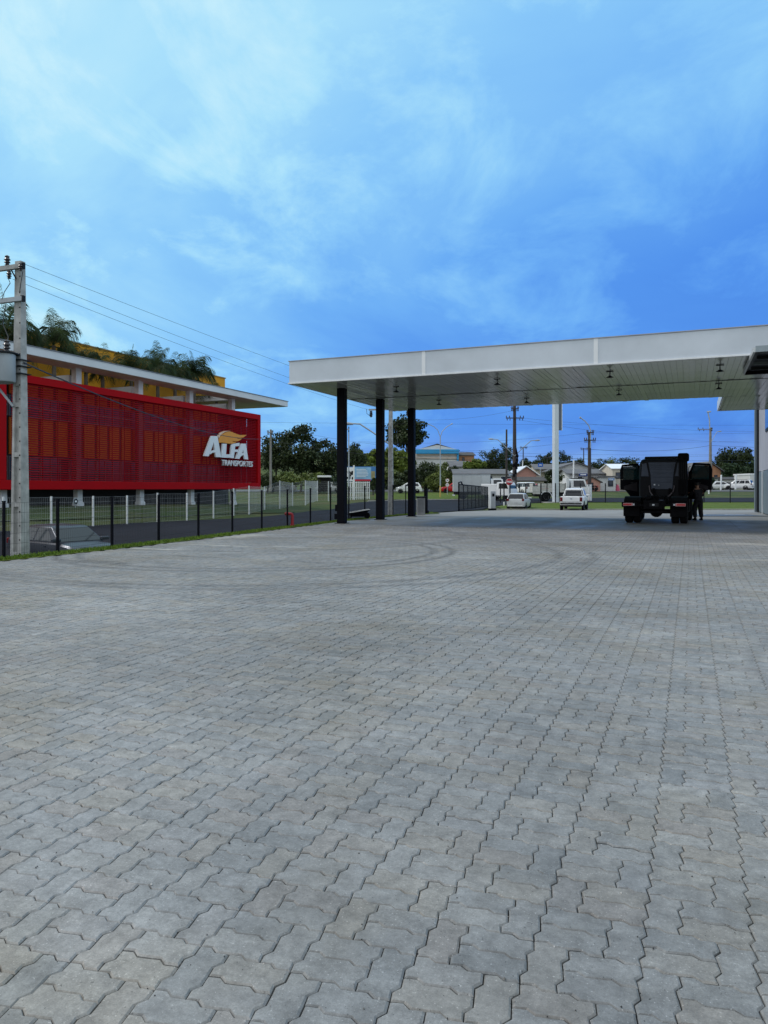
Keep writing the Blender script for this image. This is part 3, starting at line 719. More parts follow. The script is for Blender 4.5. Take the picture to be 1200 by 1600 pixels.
# letters are bars joined edge to edge so that their counters stay open
def bars(name, polys):
    b = MB()
    for i, p in enumerate(polys): b.prism([tuple(c + (.0007 * i if j == 0 else 0) for j, c in enumerate(fp(*q))) for q in p], (.12, 0, 0))
    b.build(name, M_SIGN, sg)
bars('letter', [[(282, 212), (330, 213), (352, 240), (312, 330), (292, 400), (262, 470), (240, 530), (168, 524)], [(326, 213), (378, 214), (436, 545), (352, 542), (338, 440), (322, 320)], [(270, 448), (345, 432), (350, 468), (300, 474), (262, 500)]])
bars('letter', [[(458, 332), (522, 334), (512, 500), (506, 552), (440, 548)], [(505, 498), (588, 500), (582, 552), (500, 552)]])
bars('letter', [[(596, 350), (628, 334), (660, 330), (648, 440), (634, 560), (580, 556)], [(640, 332), (724, 320), (720, 366), (646, 376)], [(640, 424), (700, 424), (694, 462), (636, 462)]])
bars('letter', [[(752, 332), (796, 332), (806, 372), (776, 440), (744, 520), (722, 570), (664, 566)], [(790, 332), (820, 334), (860, 580), (800, 574), (786, 460), (780, 400)], [(742, 486), (800, 478), (804, 510), (760, 518), (728, 548)]])
W1 = [(402, 318), (404, 268), (420, 226), (452, 190), (500, 160), (560, 142), (604, 148), (650, 168), (690, 186), (740, 198), (838, 196), (818, 214), (782, 236), (740, 240), (670, 236), (700, 254), (764, 252), (740, 276), (700, 294), (640, 294), (600, 290), (640, 306), (682, 302), (656, 322), (610, 334), (540, 330), (470, 316)]
MB().prism([fp(*p) for p in W1], (.10, 0, 0)).build('wing', M_WING, sg)
W2 = [(390, 214), (400, 190), (440, 154), (500, 134), (560, 132), (590, 142), (552, 136), (500, 150), (450, 180), (418, 216), (402, 250)]
MB().prism([fp(*p) for p in W2], (.11, 0, 0)).build('wing_outline', mat('pale_orange', (.85, .60, .42), .4), sg)
p0, p1 = Vector(fp(448, 632)), Vector(fp(932, 660)); mid = (p0 + p1) / 2
text('lettering', 'TRANSPORTES', .62, M_SIGN, sg, frame((SX + .05, mid.y, mid.z), (0, 1, 0), (0, 0, 1)), .05, .12, .0, width=abs(p1.y - p0.y))

# round disc sign on the stilt by the fence
x, y, z, d = hit(118, 830); yq, dq = on_x(118, -31.2)
# ---------------------------------------------------------------- palms behind the roof edge
M_PALM = leaf_mat('palm_leaf', (.014, .032, .012), (.065, .10, .03), .25)
M_TRUNK = mat('palm_trunk', (.16, .13, .10), .9, var=.4, scale=5)
def fronds(seed, n=26, L=2.1):
    rnd = random.Random(seed); V, Fc, tone = [], [], []
    for i in range(n):
        az = 2 * math.pi * (i + rnd.random() * .6) / n; el = R(rnd.choice((82, 74, 62, 50, 34, 12))) + rnd.gauss(0, .1); ll = L * rnd.uniform(.8, 1.15)
        p = Vector((0, 0, 0)); dirv = Vector((math.cos(az) * math.cos(el), math.sin(az) * math.cos(el), math.sin(el))); tn = rnd.random()
        side = Vector((-math.sin(az), math.cos(az), 0)); N_ = 28
        for k in range(N_):
            q = p + dirv * ll / N_
            w = .02 * (1 - k / N_) + .006
            o = len(V); V += [p - side * w, p + side * w, q + side * w * .9, q - side * w * .9]; Fc.append((o, o + 1, o + 2, o + 3)); tone += [tn] * 4
            if k > 3:
                for sgn in (-1, 1, -1, 1):
                    lf = .85 * math.sin(math.pi * (.15 + .8 * k / N_)) + .12; t = (side * sgn * .75 + dirv * .55 + Vector((0, 0, rnd.uniform(-.9, .2)))).normalized()
                    tip = p + t * lf * .9 + Vector((0, 0, -.38 * lf)); m_ = p + t * lf * .5 + Vector((0, 0, .0))
                    wv = dirv * .0095; o = len(V); V += [p - wv, p + wv, m_ + wv * .9, tip, m_ - wv * .9]; Fc.append((o, o + 1, o + 2, o + 3, o + 4)); tone += [min(1, max(0, tn + rnd.gauss(0, .2)))] * 5
            p = q; dirv = (dirv + Vector((0, 0, -.055 - .11 * (k / N_)))).normalized()
    me = bpy.data.meshes.new('fronds'); me.from_pydata([tuple(v) for v in V], [], Fc); me.materials.append(M_PALM)
    a = me.attributes.new('tone', 'FLOAT', 'POINT'); a.data.foreach_set('value', tone); return me
FM = [fronds(s) for s in (1, 2, 3)]
PL = [(10, 528, 1.55, 'big feathery palm crown behind the utility pole at far left'), (84, 540, 1.2, 'arching palm with drooping fronds right of the utility pole'), (112, 562, 0.75, 'low palm tuft over the roof edge left of the yellow parapet'), (160, 578, 0.9, 'short palm over the roof edge against the yellow wall'), (205, 584, 1.1, 'mid-height palm in the roof row, between two lower palms'), (134, 569, .8, 'low palm between the short palm and the low tuft, under the yellow parapet'), (273, 588, .9, 'low palm left of the bushy dark palm'), (246, 580, 1.15, 'upright fan of palm fronds rising above the yellow wall'), (303, 592, 1.3, 'bushy dark palm nearest the yellow wall\'s right end'), (338, 614, 0.6, 'small palm at the corner of the yellow wall')]
for i, (px, py, sc, lab) in enumerate(PL):
    X = -36 + (.3 if i % 2 else -.3); y, d = on_x(px, X); z = zz(py, d)
    t = thing('palm_tree', lab, 'palm', (X, y, .5), 0, 'palms along the roof of the red building')
    o = link('fronds', FM[i % 3], t); o.location = (0, 0, z - .5); o.scale = (sc * .82, sc * .82, sc * .88); o.rotation_euler = (0, 0, i * 1.3)
    MB().tube([(0, 0, -.3), (.05, .03, (z - .5) * .5), (0, 0, z - .5)], [.2, .15, .12], 8).build('trunk', M_TRUNK, t, smooth=True)
# ---------------------------------------------------------------- fences
M_WIRE_B = mat('black_wire', (.02, .022, .026), .6, var=.1)
M_WIRE_W = mat('galvanised_wire', (.50, .53, .55), .45, var=.1)
M_POSTW = mat('white_post', (.78, .80, .80), .5, var=.08)
def meshpanel(p, q, zb0, zt0, zb1, zt1, m, parent, sv, sh, r):
    """welded wire panel between two posts"""
    p, q = Vector(p), Vector(q); L = (q - p).length; b = MB()
    n = max(2, int(L / sv))
    for i in range(1, n):
        t = i / n; c = p.lerp(q, t); b.tube([(c.x, c.y, zb0 + (zb1 - zb0) * t), (c.x, c.y, zt0 + (zt1 - zt0) * t)], r, 3, False)
    k = max(2, int((zt0 - zb0) / sh))
    for i in range(k + 1):
        t = i / k; b.tube([(p.x, p.y, zb0 + (zt0 - zb0) * t), (q.x, q.y, zb1 + (zt1 - zb1) * t)], r * 1.35, 3, False)
    return b.build('wire_panel', m, parent)
def fx_hit(px):                                   # where the survey column meets the fence line beside the yard
    dx, dy = wl((px - 600) / F, 1); d = 12.0
    while dx * d > xe(dy * d) - .36: d += .02
    return dx * d, dy * d, d
bf = thing('black_mesh_fence', 'black welded-mesh fence along the left edge of the paving', 'fence', (0, 0, 0))
pp = []
for px in (-62, 6, 90, 175, 248, 310, 363, 409, 449, 485, 516.5, 545, 570, 593, 614, 634):
    x, y, d = fx_hit(px); zt = 1.26 + (d - 18.7) * .0185; pp.append((x, y, zt - 1.66, zt))
for x, y, z0, z1 in pp:
    MB().bb(x - .025, x + .025, y - .025, y + .025, z0, z1).build('post', M_BLACK, bf)
    MB().bb(x - .028, x + .028, y - .028, y + .028, z1 + .001, z1 + .03).build('post_cap', M_BLACK, bf)
for a, c in zip(pp, pp[1:]): meshpanel(a[:2] + (0,), c[:2] + (0,), a[2] + .1, a[3] - .02, c[2] + .1, c[3] - .02, M_WIRE_B, bf, .065, .2, .0023)
wf = thing('white_mesh_fence', 'galvanised mesh fence with white posts along the road below the red building', 'fence', (0, 0, 0))
pw = []
for px, py, pt in ((-95, 850, 777), (5, 833, 776), (80, 828, 775.5), (145.5, 824, 775), (198.5, 820.5, 774), (246, 816, 770), (292, 814, 770), (333.5, 810, 767), (365, 806, 763), (389, 804, 759), (413.5, 797.5, 760), (437, 796, 751), (457, 790.5, 754), (477, 789.5, 750.5), (496, 783, 751), (513, 783, 752), (537, 781.5, 752.5)):
    x, y, z, d = hit(px, py); pw.append((x, y, z, zz(pt, d)))
for x, y, z0, z1 in pw: MB().bb(x - .032, x + .032, y - .032, y + .032, z0 - .1, z1).build('post', M_POSTW, wf)
for a, c in zip(pw, pw[1:]): meshpanel(a[:2] + (0,), c[:2] + (0,), a[2] + .05, a[3] - .05, c[2] + .05, c[3] - .05, M_WIRE_W, wf, .10, .22, .0028)
# dense white railing gate at the end of that fence
wg = thing('white_railing_gate', 'white barred gate panel below the blue billboard', 'gate', (0, 0, 0))
A_, B_ = hit(541, 781), hit(577, 780)
for i in range(12):
    t = i / 11; x, y = A_[0] + (B_[0] - A_[0]) * t, A_[1] + (B_[1] - A_[1]) * t; z = T(x, y); d = dep(x, y)
    MB().bb(x - .05, x + .05, y - .05, y + .05, z, zz(752.5, d)).build('bar' if i not in (0, 11) else 'post', M_POSTW, wg)
for q in (754, 762, 770, 777):
    MB().tube([(A_[0], A_[1], zz(q, A_[3])), (B_[0], B_[1], zz(q, B_[3]))], .045, 4).build('rail', M_POSTW, wg)
x, y, z, d = hit(553, 781); MB().tube([(x, y, z), (x, y, zz(727, d))], .1, 8).build('gate_pole', M_POSTW, wg)
# sliding gate at the entrance
A_, B_ = hit(717, 799.2), hit(762, 792.5)
sgate = thing('sliding_gate', 'black barred sliding gate at the yard entrance', 'gate', (0, 0, 0))
P0, P1 = Vector(A_[:3]), Vector(B_[:3]); P0.z += .06; P1.z += .06; hgt = zz(757, A_[3]) - P0.z
up = Vector((0, 0, 1))
b = MB(); b.tube([P0 + up * .05, P1 + up * .05], .05, 4); b.tube([P0 + up * hgt, P1 + up * hgt], .05, 4); b.tube([P0 + up * hgt * .5, P1 + up * hgt * .5], .025, 4); b.build('gate_frame', M_BLACK, sgate)
for i in range(9):
    c = P0.lerp(P1, i / 8); MB().tube([c, c + up * hgt], .045 if i in (0, 8) else .035, 4).build('bar', M_BLACK, sgate)
meshpanel((P0.x, P0.y, 0), (P1.x, P1.y, 0), P0.z + .05, P0.z + hgt, P1.z + .05, P1.z + hgt, M_WIRE_B, sgate, .1, .25, .006)
MB().tube([P0 + Vector((0, -.02, -.05)), P0 + Vector((0, -.02, hgt + .15)), P0.lerp(P1, .06) + Vector((0, -.02, hgt + .2)), P0.lerp(P1, .1) + Vector((0, -.02, hgt + .0))], .055, 6).build('gate_post', M_BLACK, sgate)
gp = thing('gate_post', 'thick black gate post beside the grey cabinet', 'post', (0, 0, 0))
x, y, z, d = hit(665.5, 803); MB().bb(x - .09, x + .09, y - .09, y + .09, z - .05, zz(763, d)).build('post', M_BLACK, gp); MB().bb(x - .14, x + .14, y - .14, y + .14, z - .02, z + .2).build('base', M_BLACK, gp)
# concrete cabinet near the third column, and the thin post behind it
x, y, z, d = hit(657.5, 804.5)
cb = thing('meter_cabinet', 'squat grey concrete cabinet with dark slab top by the third column', 'cabinet', (x, y, z), TH)
hh = zz(777.5, d) - z; w = 12.5 / F * d
MB().bb(-w / 2, w / 2, -.3, .3, -.05, hh).build('body', mat('grey_cabinet', (.30, .31, .32), .8, var=.2), cb, bevel=.02)
MB().bb(-w / 2 - .06, w / 2 + .06, -.36, .36, hh, hh + .07).build('top_slab', M_DKMET, cb); MB().bb(-w * .36, w * .3, -.32, -.303, .15, hh - .12).build('door', mat('grey_door', (.22, .23, .25), .6), cb)
# entry totem with intercom
x, y, z, d = hit(769.5, 797.3)
it = thing('intercom_pillar', 'white and grey intercom pillar beside the sliding gate', 'pillar', (x, y, z), TH + .3)
hh = zz(767.5, d) - z
MB().bb(-.22, .22, -.16, .16, .16, hh).build('body', mat('grey_pillar', (.33, .35, .38), .5, var=.08), it, bevel=.02)
MB().bb(-.30, -.222, -.18, .18, .16, hh + .02).build('white_side', M_TRIM, it); MB().bb(-.3, .28, -.2, .2, -.03, .158).build('base', M_BLACK, it); MB().bb(-.1, .1, -.175, -.162, hh - .45, hh - .2).build('call_panel', M_BLACK, it)
# dark roadside fence beyond the lawn
rf = thing('roadside_fence', 'thin dark mesh fence on the roadside beyond the lawn strip', 'fence', (0, 0, 0))
pr = []
for px in (782, 797, 812, 821.5, 845, 868, 907, 946, 987, 1024, 1062, 1100, 1141, 1181, 1222):
    x, y, z, d = hit(px, 786.3); pr.append((x, y, z, z + 2.05)); MB().bb(x - .05, x + .05, y - .05, y + .05, z - .1, z + 2.1).build('post', M_DKMET, rf)
for a, c in zip(pr[4:], pr[5:]): meshpanel(a[:2] + (0,), c[:2] + (0,), a[2] + .1, a[3], c[2] + .1, c[3], M_WIRE_B, rf, .12, .3, .003)

# ---------------------------------------------------------------- concrete pole with transformer, wires
M_PCON = mat('pole_concrete', (.40, .405, .40), .85, var=.34, scale=4, bump=.25, bscale=60)
M_PORC = mat('porcelain', (.05, .045, .05), .25, var=.2)
M_TRAFO = mat('transformer_grey', (.36, .40, .44), .45, var=.1)
M_WIRE = mat('cable', (.035, .04, .05), .6, var=.1)
def dt_pole(x, y, z0, z1, w0, w1, rz, lab, parent=None):
    """double-T pole: tapering shaft, webs recessed on two faces with rungs left between the pockets"""
    t = thing('concrete_pole', lab, 'utility pole', (x, y, z0), rz)
    H = z1 - z0; b = MB(); N_ = 14
    def W(z): return w0 + (w1 - w0) * z / H
    for sx in (-1, 1):
        rings = []
        for k in range(N_ + 1):
            z = H * k / N_; w = W(z) / 2; a, c = sx * w, sx * w * .52
            rings.append([(a, -w * .8, z), (a, w * .8, z), (c, w * .8, z), (c, -w * .8, z)])
        b.loft(rings)
    rings = []
    for k in range(N_ + 1):
        z = H * k / N_; w = W(z) / 2; rings.append([(-w * .53, -w * .3, z), (w * .53, -w * .3, z), (w * .53, w * .3, z), (-w * .53, w * .3, z)])
    b.loft(rings)
    z = .9
    while z < H * .62:
        w = W(z) / 2
        for sy in (-1, 1): b.bb(-w * .53, w * .53, sy * w * .3, sy * w * .78, z, z + .12)
        z += 1.35
    w = W(H * .8) / 2
    for sy in (-1, 1):
        rings = []
        for k in range(9):
            zq = H * (.62 + .38 * k / 8); wq = W(zq) / 2; ya, yb = sy * wq * .3, sy * wq * .79
            rings.append([(-wq * .53, ya, zq), (wq * .53, ya, zq), (wq * .53, yb, zq), (-wq * .53, yb, zq)])
        b.loft(rings)
    b.build('shaft', M_PCON, t)
    hb = MB(); z = .6
    while z < H - .3:
        w = W(z) / 2; hb.lathe([(.022, -.004), (.022, .004)], (w * .76, -w * .80 - .004, z), 'y', 6); z += .38 if z < H * .6 else .42
    hb.build('bolt_hole', M_DKMET, t)
    return t, W
d = 20.0; x, y = at(31.5, d); zt = zz(409, d)
RZ = TH - .35
pole, W = dt_pole(x, y, -1.25, zt, .40, .20, RZ, 'tall concrete utility pole carrying a transformer at far left')
Hh = zt + 1.25
INS = {}
def insul(par, x, y, z, s=1.0, up=1, name='insulator'):
    k = (round(s, 2), up)
    if k not in INS: INS[k] = MB().lathe([(.03 * s, 0), (.06 * s, .02 * s * up), (.035 * s, .06 * s * up), (.075 * s, .08 * s * up), (.04 * s, .13 * s * up), (.08 * s, .15 * s * up), (.045 * s, .2 * s * up), (.06 * s, .23 * s * up), (.02 * s, .26 * s * up)], (0, 0, 0), 'z', 10).mesh('insulator', M_PORC, True)
    o = link(name, INS[k], par); o.location = (x, y, z); return o
for zq, nm in ((Hh - .17, 'crossarm'), (Hh - 1.05, 'crossarm')):
    MB().bb(-1.9, .22, -.17, -.07, zq - .06, zq + .06).build(nm, M_PCON if zq > Hh - .5 else M_TRAFO, pole)
    MB().box(.22, -.12, zq, .09, .09, .16).build('end_bracket', M_DKMET, pole)
insul(pole, -.33, -.12, Hh - .11, 1.1); insul(pole, -1.1, -.12, Hh - .11, 1.1); insul(pole, -1.75, -.12, Hh - .11, 1.1)
insul(pole, .22, -.2, Hh - .32, .8); insul(pole, -.18, -.2, Hh - .5, .9); insul(pole, -.95, -.2, Hh - .55, .9)
MB().tube([(-.2, -.12, Hh - .22), (-.04, -.1, Hh - .48)], .02).build('brace', M_DKMET, pole)
b = MB()
b.tube([(-.2, -.2, Hh - .5), (-.14, -.2, Hh - .62), (-.3, -.24, Hh - .85), (-.38, -.25, Hh - 1.05)], .010)
b.tube([(.22, -.2, Hh - .3), (.30, -.2, Hh - .36), (.24, -.2, Hh - .62), (.12, -.14, Hh - .9)], .010)
b.tube([(-.3, -.2, Hh - 1.2), (-.38, -.22, Hh - 1.7), (-.1, -.3, Hh - 2.1), (.02, -.45, Hh - 2.35)], .010)
b.tube([(-.75, -.2, Hh - 1.2), (-.7, -.25, Hh - 1.7), (-.55, -.4, Hh - 2.25)], .010); b.tube([(-.56, -.45, Hh - 2.2), (-.4, -.4, Hh - 2.05), (-.22, -.42, Hh - 2.2)], .010)
b.build('jumper_wire', M_WIRE, pole)
# transformer hung on the pole's left
tr = thing('transformer', 'grey finned transformer hanging on the concrete pole', 'transformer', (x, y, -1.25), RZ)
ztop, zbot = zz(557, d) + 1.25, zz(600, d) + 1.25
rings = []
for zq in (zbot, zbot + .03, ztop - .02, ztop):
    k = .96 if zq in (zbot, ztop) else 1.0; rings.append([(-.34 + .52 * k * math.cos(w) * (1 if abs(math.cos(w)) < .8 else .98), -.42 + .36 * k * math.sin(w), zq) for w in [2 * math.pi * i / 24 for i in range(24)]])
MB().loft(rings).build('tank', M_TRAFO, tr, smooth=True)
for i in range(7): MB().bb(-.68 + i * .075, -.65 + i * .075, -.95, -.74, zbot + .18, ztop - .08).build('cooling_fin', M_TRAFO, tr)
MB().lathe([(.56, 0), (.56, .03), (.5, .05)], (-.34, -.42, ztop), 'z', 24).build('lid', M_DKMET, tr, smooth=True)
insul(tr, .02, -.46, ztop + .04, 1.25, name='bushing'); insul(tr, -.30, -.50, ztop + .04, 1.25, name='bushing'); insul(tr, -.64, -.46, ztop + .04, 1.25, name='bushing')
MB().bb(-.18, -.05, -.36, -.1, zbot + .15, zbot + .22).bb(-.18, -.05, -.36, -.1, ztop - .25, ztop - .18).build('mounting_bracket', M_DKMET, tr)
MB().tube([(-.55, -.3, zbot - .02), (-.08, -.16, zbot - .62)], .035, 6).build('strut', M_TRAFO, tr)
text('lettering', 'uru', .17, M_BLACK, tr, frame((-.20, -.795, zbot + .10), (1, 0.1, 0), (0, 0, 1)), .003)
for zq in (zbot + .25, zbot + .62, ztop - .3):
    MB().bb(-.21, .21, -.19, .19, zq, zq + .025).build('clamp_band', M_DKMET, tr)

def sag(p, q, s, n=14): return [Vector(p).lerp(Vector(q), i / n) - Vector((0, 0, s * 4 * (i / n) * (1 - i / n))) for i in range(n + 1)]
def wire(p, q, s, r, lab, grp, n=14):
    o = MB().tube(sag(p, q, s, n), r, 4, False).build('power_line', M_WIRE); return tag(o, lab, 'cable', grp)
# second concrete pole beyond the fence, left of the second black column
x2, y2, z2, d2 = hit(610.5, 806)
pole2, W2 = dt_pole(x2, y2, z2 - .1, 8.9, .34, .18, TH - .2, 'concrete pole with rungs rising between the second and third black columns')
H2 = 8.9 - z2 + .1; zq = zz(641, d2) - z2 + .1
MB().bb(-1.4, 1.2, -.14, -.06, zq, zq + .1).build('crossarm', M_PCON, pole2)
insul(pole2, -1.25, -.1, zq - .02, 1.6, -1); insul(pole2, -.5, -.1, zq - .02, 1.6, -1); insul(pole2, 1.1, -.1, zq - .02, 1.6, -1)
b = MB(); b.tube([(-1.25, -.1, zq - .4), (-1.5, -.2, zq - .2), (-1.55, -.1, zq + .1)], .015); b.tube([(-.5, -.1, zq - .4), (-.7, -.15, zq - .3), (-.72, -.1, zq + .1)], .015); b.tube([(.1, -.16, zq - 2.2), (.35, -.3, zq - 2.6), (.5, -.3, zq - 2.0), (.42, -.2, zq - 1.6)], .015); b.build('jumper_wire', M_WIRE, pole2)
def arm_lamp(name, lab, base, head, cat='street lamp'):
    """arm from a pole's side out to a flat luminaire"""
    t = thing(name, lab, cat, base); h = Vector(head) - Vector(base)
    MB().tube([(0, 0, 0), tuple(h * .45 + Vector((0, 0, h.z * .12))), tuple(h * .8 + Vector((0, 0, h.z * .17))), tuple(h)], .045, 6).build('arm', M_TRAFO, t)
    e = h.normalized(); MB().tube([tuple(h - e * .05), tuple(h + Vector((e.x, e.y, 0)) * .35), tuple(h + Vector((e.x, e.y, 0)) * .75)], [.06, .11, .06], 8).build('lamp_head', M_TRAFO, t); return t
lx, ly = at(589, d2 + .1); hx, hy = at(551, d2 + .4)
arm_lamp('street_lamp', 'slim street lamp arm left of the second black column', (x2 - .05, y2, zz(695, d2)), (hx, hy, zz(661, d2)))
G1 = 'three lines from the transformer pole'
pm_ = Matrix.Translation((x, y, -1.25)) @ Matrix.Rotation(RZ, 4, 'Z'); p2m = Matrix.Translation((x2, y2, z2 - .1)) @ Matrix.Rotation(TH - .2, 4, 'Z')
x, y = at(31.5, 20.0)
for a, c, s, lab in (((.22, -.2, Hh - .1), (1.1, -.1, zq + .15), .12, 'topmost of the three thin lines running from the concrete pole'), ((-.1, -.2, Hh - .28), (-.5, -.1, zq + .05), .16, 'middle of the three thin lines running from the concrete pole'), ((-.05, -.2, Hh - .52), (-1.25, -.1, zq), .2, 'lowest of the three thin lines running from the concrete pole')):
    m = Matrix.Translation((x, y, -1.25)) @ Matrix.Rotation(RZ, 4, 'Z'); wire(m @ Vector(a), p2m @ Vector(c), s, .0055, lab, G1)
c0 = Matrix.Translation((x, y, -1.25)) @ Matrix.Rotation(RZ, 4, 'Z') @ Vector((.18, -.05, zz(568, 20) + 1.25)); qx, qd = on_x(360, -30.0)
b = MB(); b.tube(sag(c0, (-30, on_x(405, -30)[0], zz(686, on_x(405, -30)[1])), .55), .022, 4, False); tag(b.build('power_line', M_WIRE), 'sagging black cable crossing in front of the red louvres', 'cable')

# grey disc on the white stilt
yq, dq = on_x(118, FX + .3); zq2 = zz(783.5, dq)
dt = thing('round_sign', 'small round black and white sign under the red screen', 'sign', (FX + .3, yq, zq2))
MB().lathe([(.19, 0), (.19, .02)], (0, 0, 0), 'x', 20).build('disc', M_TRAFO, dt); MB().lathe([(.15, .021), (.15, .03)], (0, 0, 0), 'x', 20).build('face', M_BLACK, dt); MB().bb(.031, .036, -.09, .07, -.05, .05).build('emblem', M_SIGN, dt); MB().tube([(-.02, 0, -.19), (-.02, 0, -1.4)], .025).build('pole', M_TRAFO, dt)
# ---------------------------------------------------------------- vehicles
M_TYRE = mat('tyre_rubber', (.006, .006, .007), .85, var=.3, scale=8, spec=.15)
M_RIM = mat('alloy_rim', (.45, .46, .48), .35, .8, var=.1)
M_CGLASS = mat('car_glass', (.006, .009, .014), .06, var=.2, spec=.6)
M_PLASTIC = mat('black_plastic', (.015, .015, .017), .6, var=.2)
M_TAIL = mat('red_lens', (.13, .004, .006), .2, var=.15)
M_HEAD = mat('clear_lens', (.65, .68, .72), .12, var=.1)
M_PLATE = mat('number_plate', (.55, .56, .58), .5)
M_CHROME = mat('chrome', (.7, .7, .72), .15, 1.0, var=.05)
def paint(name, c, rough=.3): return mat(name, c, rough, 0, var=.06, scale=1.2, coat=.25, spec=.4)
P_GREY, P_SILVER, P_WHITE, P_RED = mat('dark_grey_paint', (.050, .058, .078), .32, .45, var=.08, spec=.5), paint('silver_paint', (.50, .52, .53), .35), paint('white_car_paint', (.78, .79, .80)), paint('red_car_paint', (.45, .01, .015))
WHEELS = {}
def wheel(parent, x, y, r, w, rimm=None, side=1):
    key = (round(r, 3), round(w, 3))
    if key not in WHEELS:
        ty = MB().lathe([(r * .62, -w / 2 + .01), (r * .93, -w / 2), (r, -w / 2 + .04), (r, w / 2 - .04), (r * .93, w / 2), (r * .62, w / 2 - .01)], (0, 0, 0), 'y', 24).mesh('tyre', M_TYRE, True)
        rm = MB().lathe([(.0, w / 2 - .05), (r * .16, w / 2 - .035), (r * .2, w / 2 - .06), (r * .5, w / 2 - .055), (r * .6, w / 2 - .015), (r * .64, w / 2 - .008), (r * .64, -w / 2 + .02), (0, -w / 2 + .02)], (0, 0, 0), 'y', 20)
        for k in range(5):
            a = 2 * math.pi * k / 5; rm.box(math.cos(a) * r * .36, w / 2 - .045, math.sin(a) * r * .36, r * .5, .03, r * .16, ry=-a)
        WHEELS[key] = (ty, rm.mesh('rim', rimm or M_RIM, True))
    ty, rm = WHEELS[key]
    o = link('wheel', ty, parent); o.location = (x, y, r)
    if side < 0: o.rotation_euler = (0, 0, math.pi)
    q = link('rim', rm, o); return o
def pane(q, u0, u1, v0, v1, off, b, top_in=0.0):
    """quad (bl, br, tr, tl) -> a slightly proud sheet over the given share of it"""
    q = [Vector(p) for p in q]
    def P(u, v): return q[0].lerp(q[1], u).lerp(q[3].lerp(q[2], u), v)
    n = (q[1] - q[0]).cross(q[3] - q[0]).normalized()
    a = [P(u0, v0), P(u1, v0), P(u1, v1), P(u0, v1)]
    b.prism([p + n * .001 for p in a], n * off)
def car(name, lab, cat, pos, rz, s, paint_m, group=None, fine=True):
    """s: L W H, sill, hood, belt, deck, xg (rear foot, rear roof, front roof, front foot measured from the middle), wheel r, axles"""
    t = thing(name, lab, cat, pos, rz, group); L, W, H = s['L'], s['W'], s['H']; sill, hood, belt, deck = s['sill'], s['hood'], s['belt'], s['deck']
    x0, x1, x2, x3 = s['xg']; r = s['r']; xa = s['axles']
    st = [(-L / 2, deck * .72, W * .40, sill + .12), (-L / 2 + .05, deck * .93, W * .455, sill + .02), (-L / 2 + .22, deck, W * .485, sill), (x0 if x0 > -L / 2 + .3 else -L / 2 + .35, (deck + belt) / 2 if x0 < -L / 2 + .5 else deck, W * .497, sill),
          (x0 + .25 if x0 > -L / 2 + .3 else -L / 2 + .6, belt, W / 2, sill), (0, belt, W / 2, sill), (x3 - .1, belt - .01, W * .5, sill), (x3 + .15, belt - .05 if hood < belt else hood, W * .497, sill),
          ((x3 + L / 2) / 2, (hood + belt) / 2 - .02, W * .488, sill), (L / 2 - .35, hood, W * .47, sill), (L / 2 - .12, hood - .09, W * .43, sill + .02), (L / 2 - .02, hood - .22, W * .37, sill + .06), (L / 2, sill + .25, W * .34, sill + .12)]
    rings = []
    for x, zt, w, zb in st:
        zm = zb + (zt - zb) * .58
        half = [(w * .55, zb), (w * .93, zb + .01), (w * .985, zb + .1), (w, zm), (w * .975, zt - .07), (w * .90, zt - .012), (w * .5, zt + .012)]
        rings.append([(x, y, z) for y, z in half] + [(x, -y, z) for y, z in reversed(half)])
    body = MB().loft(rings).build('body', paint_m, t, smooth=True)
    wb, wr = W / 2 * .93, s.get('roofw', W / 2 * .74)
    zb_, zr = belt - .03, H
    corners_b = [(x0, -wb), (x3, -wb), (x3, wb), (x0, wb)]; corners_t = [(x1, -wr), (x2, -wr), (x2, wr), (x1, wr)]
    b = MB(); nt_ = 4
    ringsg = []
    for k in range(nt_ + 1):
        f = k / nt_; ringsg.append([(a[0] + (c[0] - a[0]) * f, a[1] + (c[1] - a[1]) * (f ** 1.15), zb_ + (zr - .035 - zb_) * f) for a, c in zip(corners_b, corners_t)])
    for ins, up_ in ((.06, -.008), (.16, .012), (.34, .028)):
        ringsg.append([(x1 + ins * 1.3, -wr + ins, zr + up_), (x2 - ins * 1.5, -wr + ins, zr + up_), (x2 - ins * 1.5, wr - ins, zr + up_), (x1 + ins * 1.3, wr - ins, zr + up_)])
    b.loft(ringsg); 0 and b.prism([(x1 + .1, -wr * .86, zr - .036), (x2 - .12, -wr * .86, zr - .036), (x2 - .12, wr * .86, zr - .036), (x1 + .1, wr * .86, zr - .036)], (0, 0, .036))
    b.build('cabin', paint_m, t, smooth=True, bevel=.045, seg=3)
    lo, hi = ringsg[0], ringsg[nt_]
    Q = {'windscreen': (lo[1], lo[2], hi[2], hi[1]), 'rear_window': (lo[3], lo[0], hi[0], hi[3]), 'r': (lo[0], lo[1], hi[1], hi[0]), 'l': (lo[2], lo[3], hi[3], hi[2])}
    for nm in ('windscreen', 'rear_window'):
        bb = MB(); pane(Q[nm], .035, .965, .08, .91, .012, bb); bb.build(nm, M_CGLASS, t)
    cuts = s.get('cuts', [(.10, .47), (.51, .86)])
    for key in 'rl':
        for u0, u1 in cuts:
            bb = MB(); a, c = (u0, u1) if key == 'r' else (1 - u1, 1 - u0); pane(Q[key], a, c, .10, .90, .012, bb); bb.build('side_window', M_CGLASS, t)
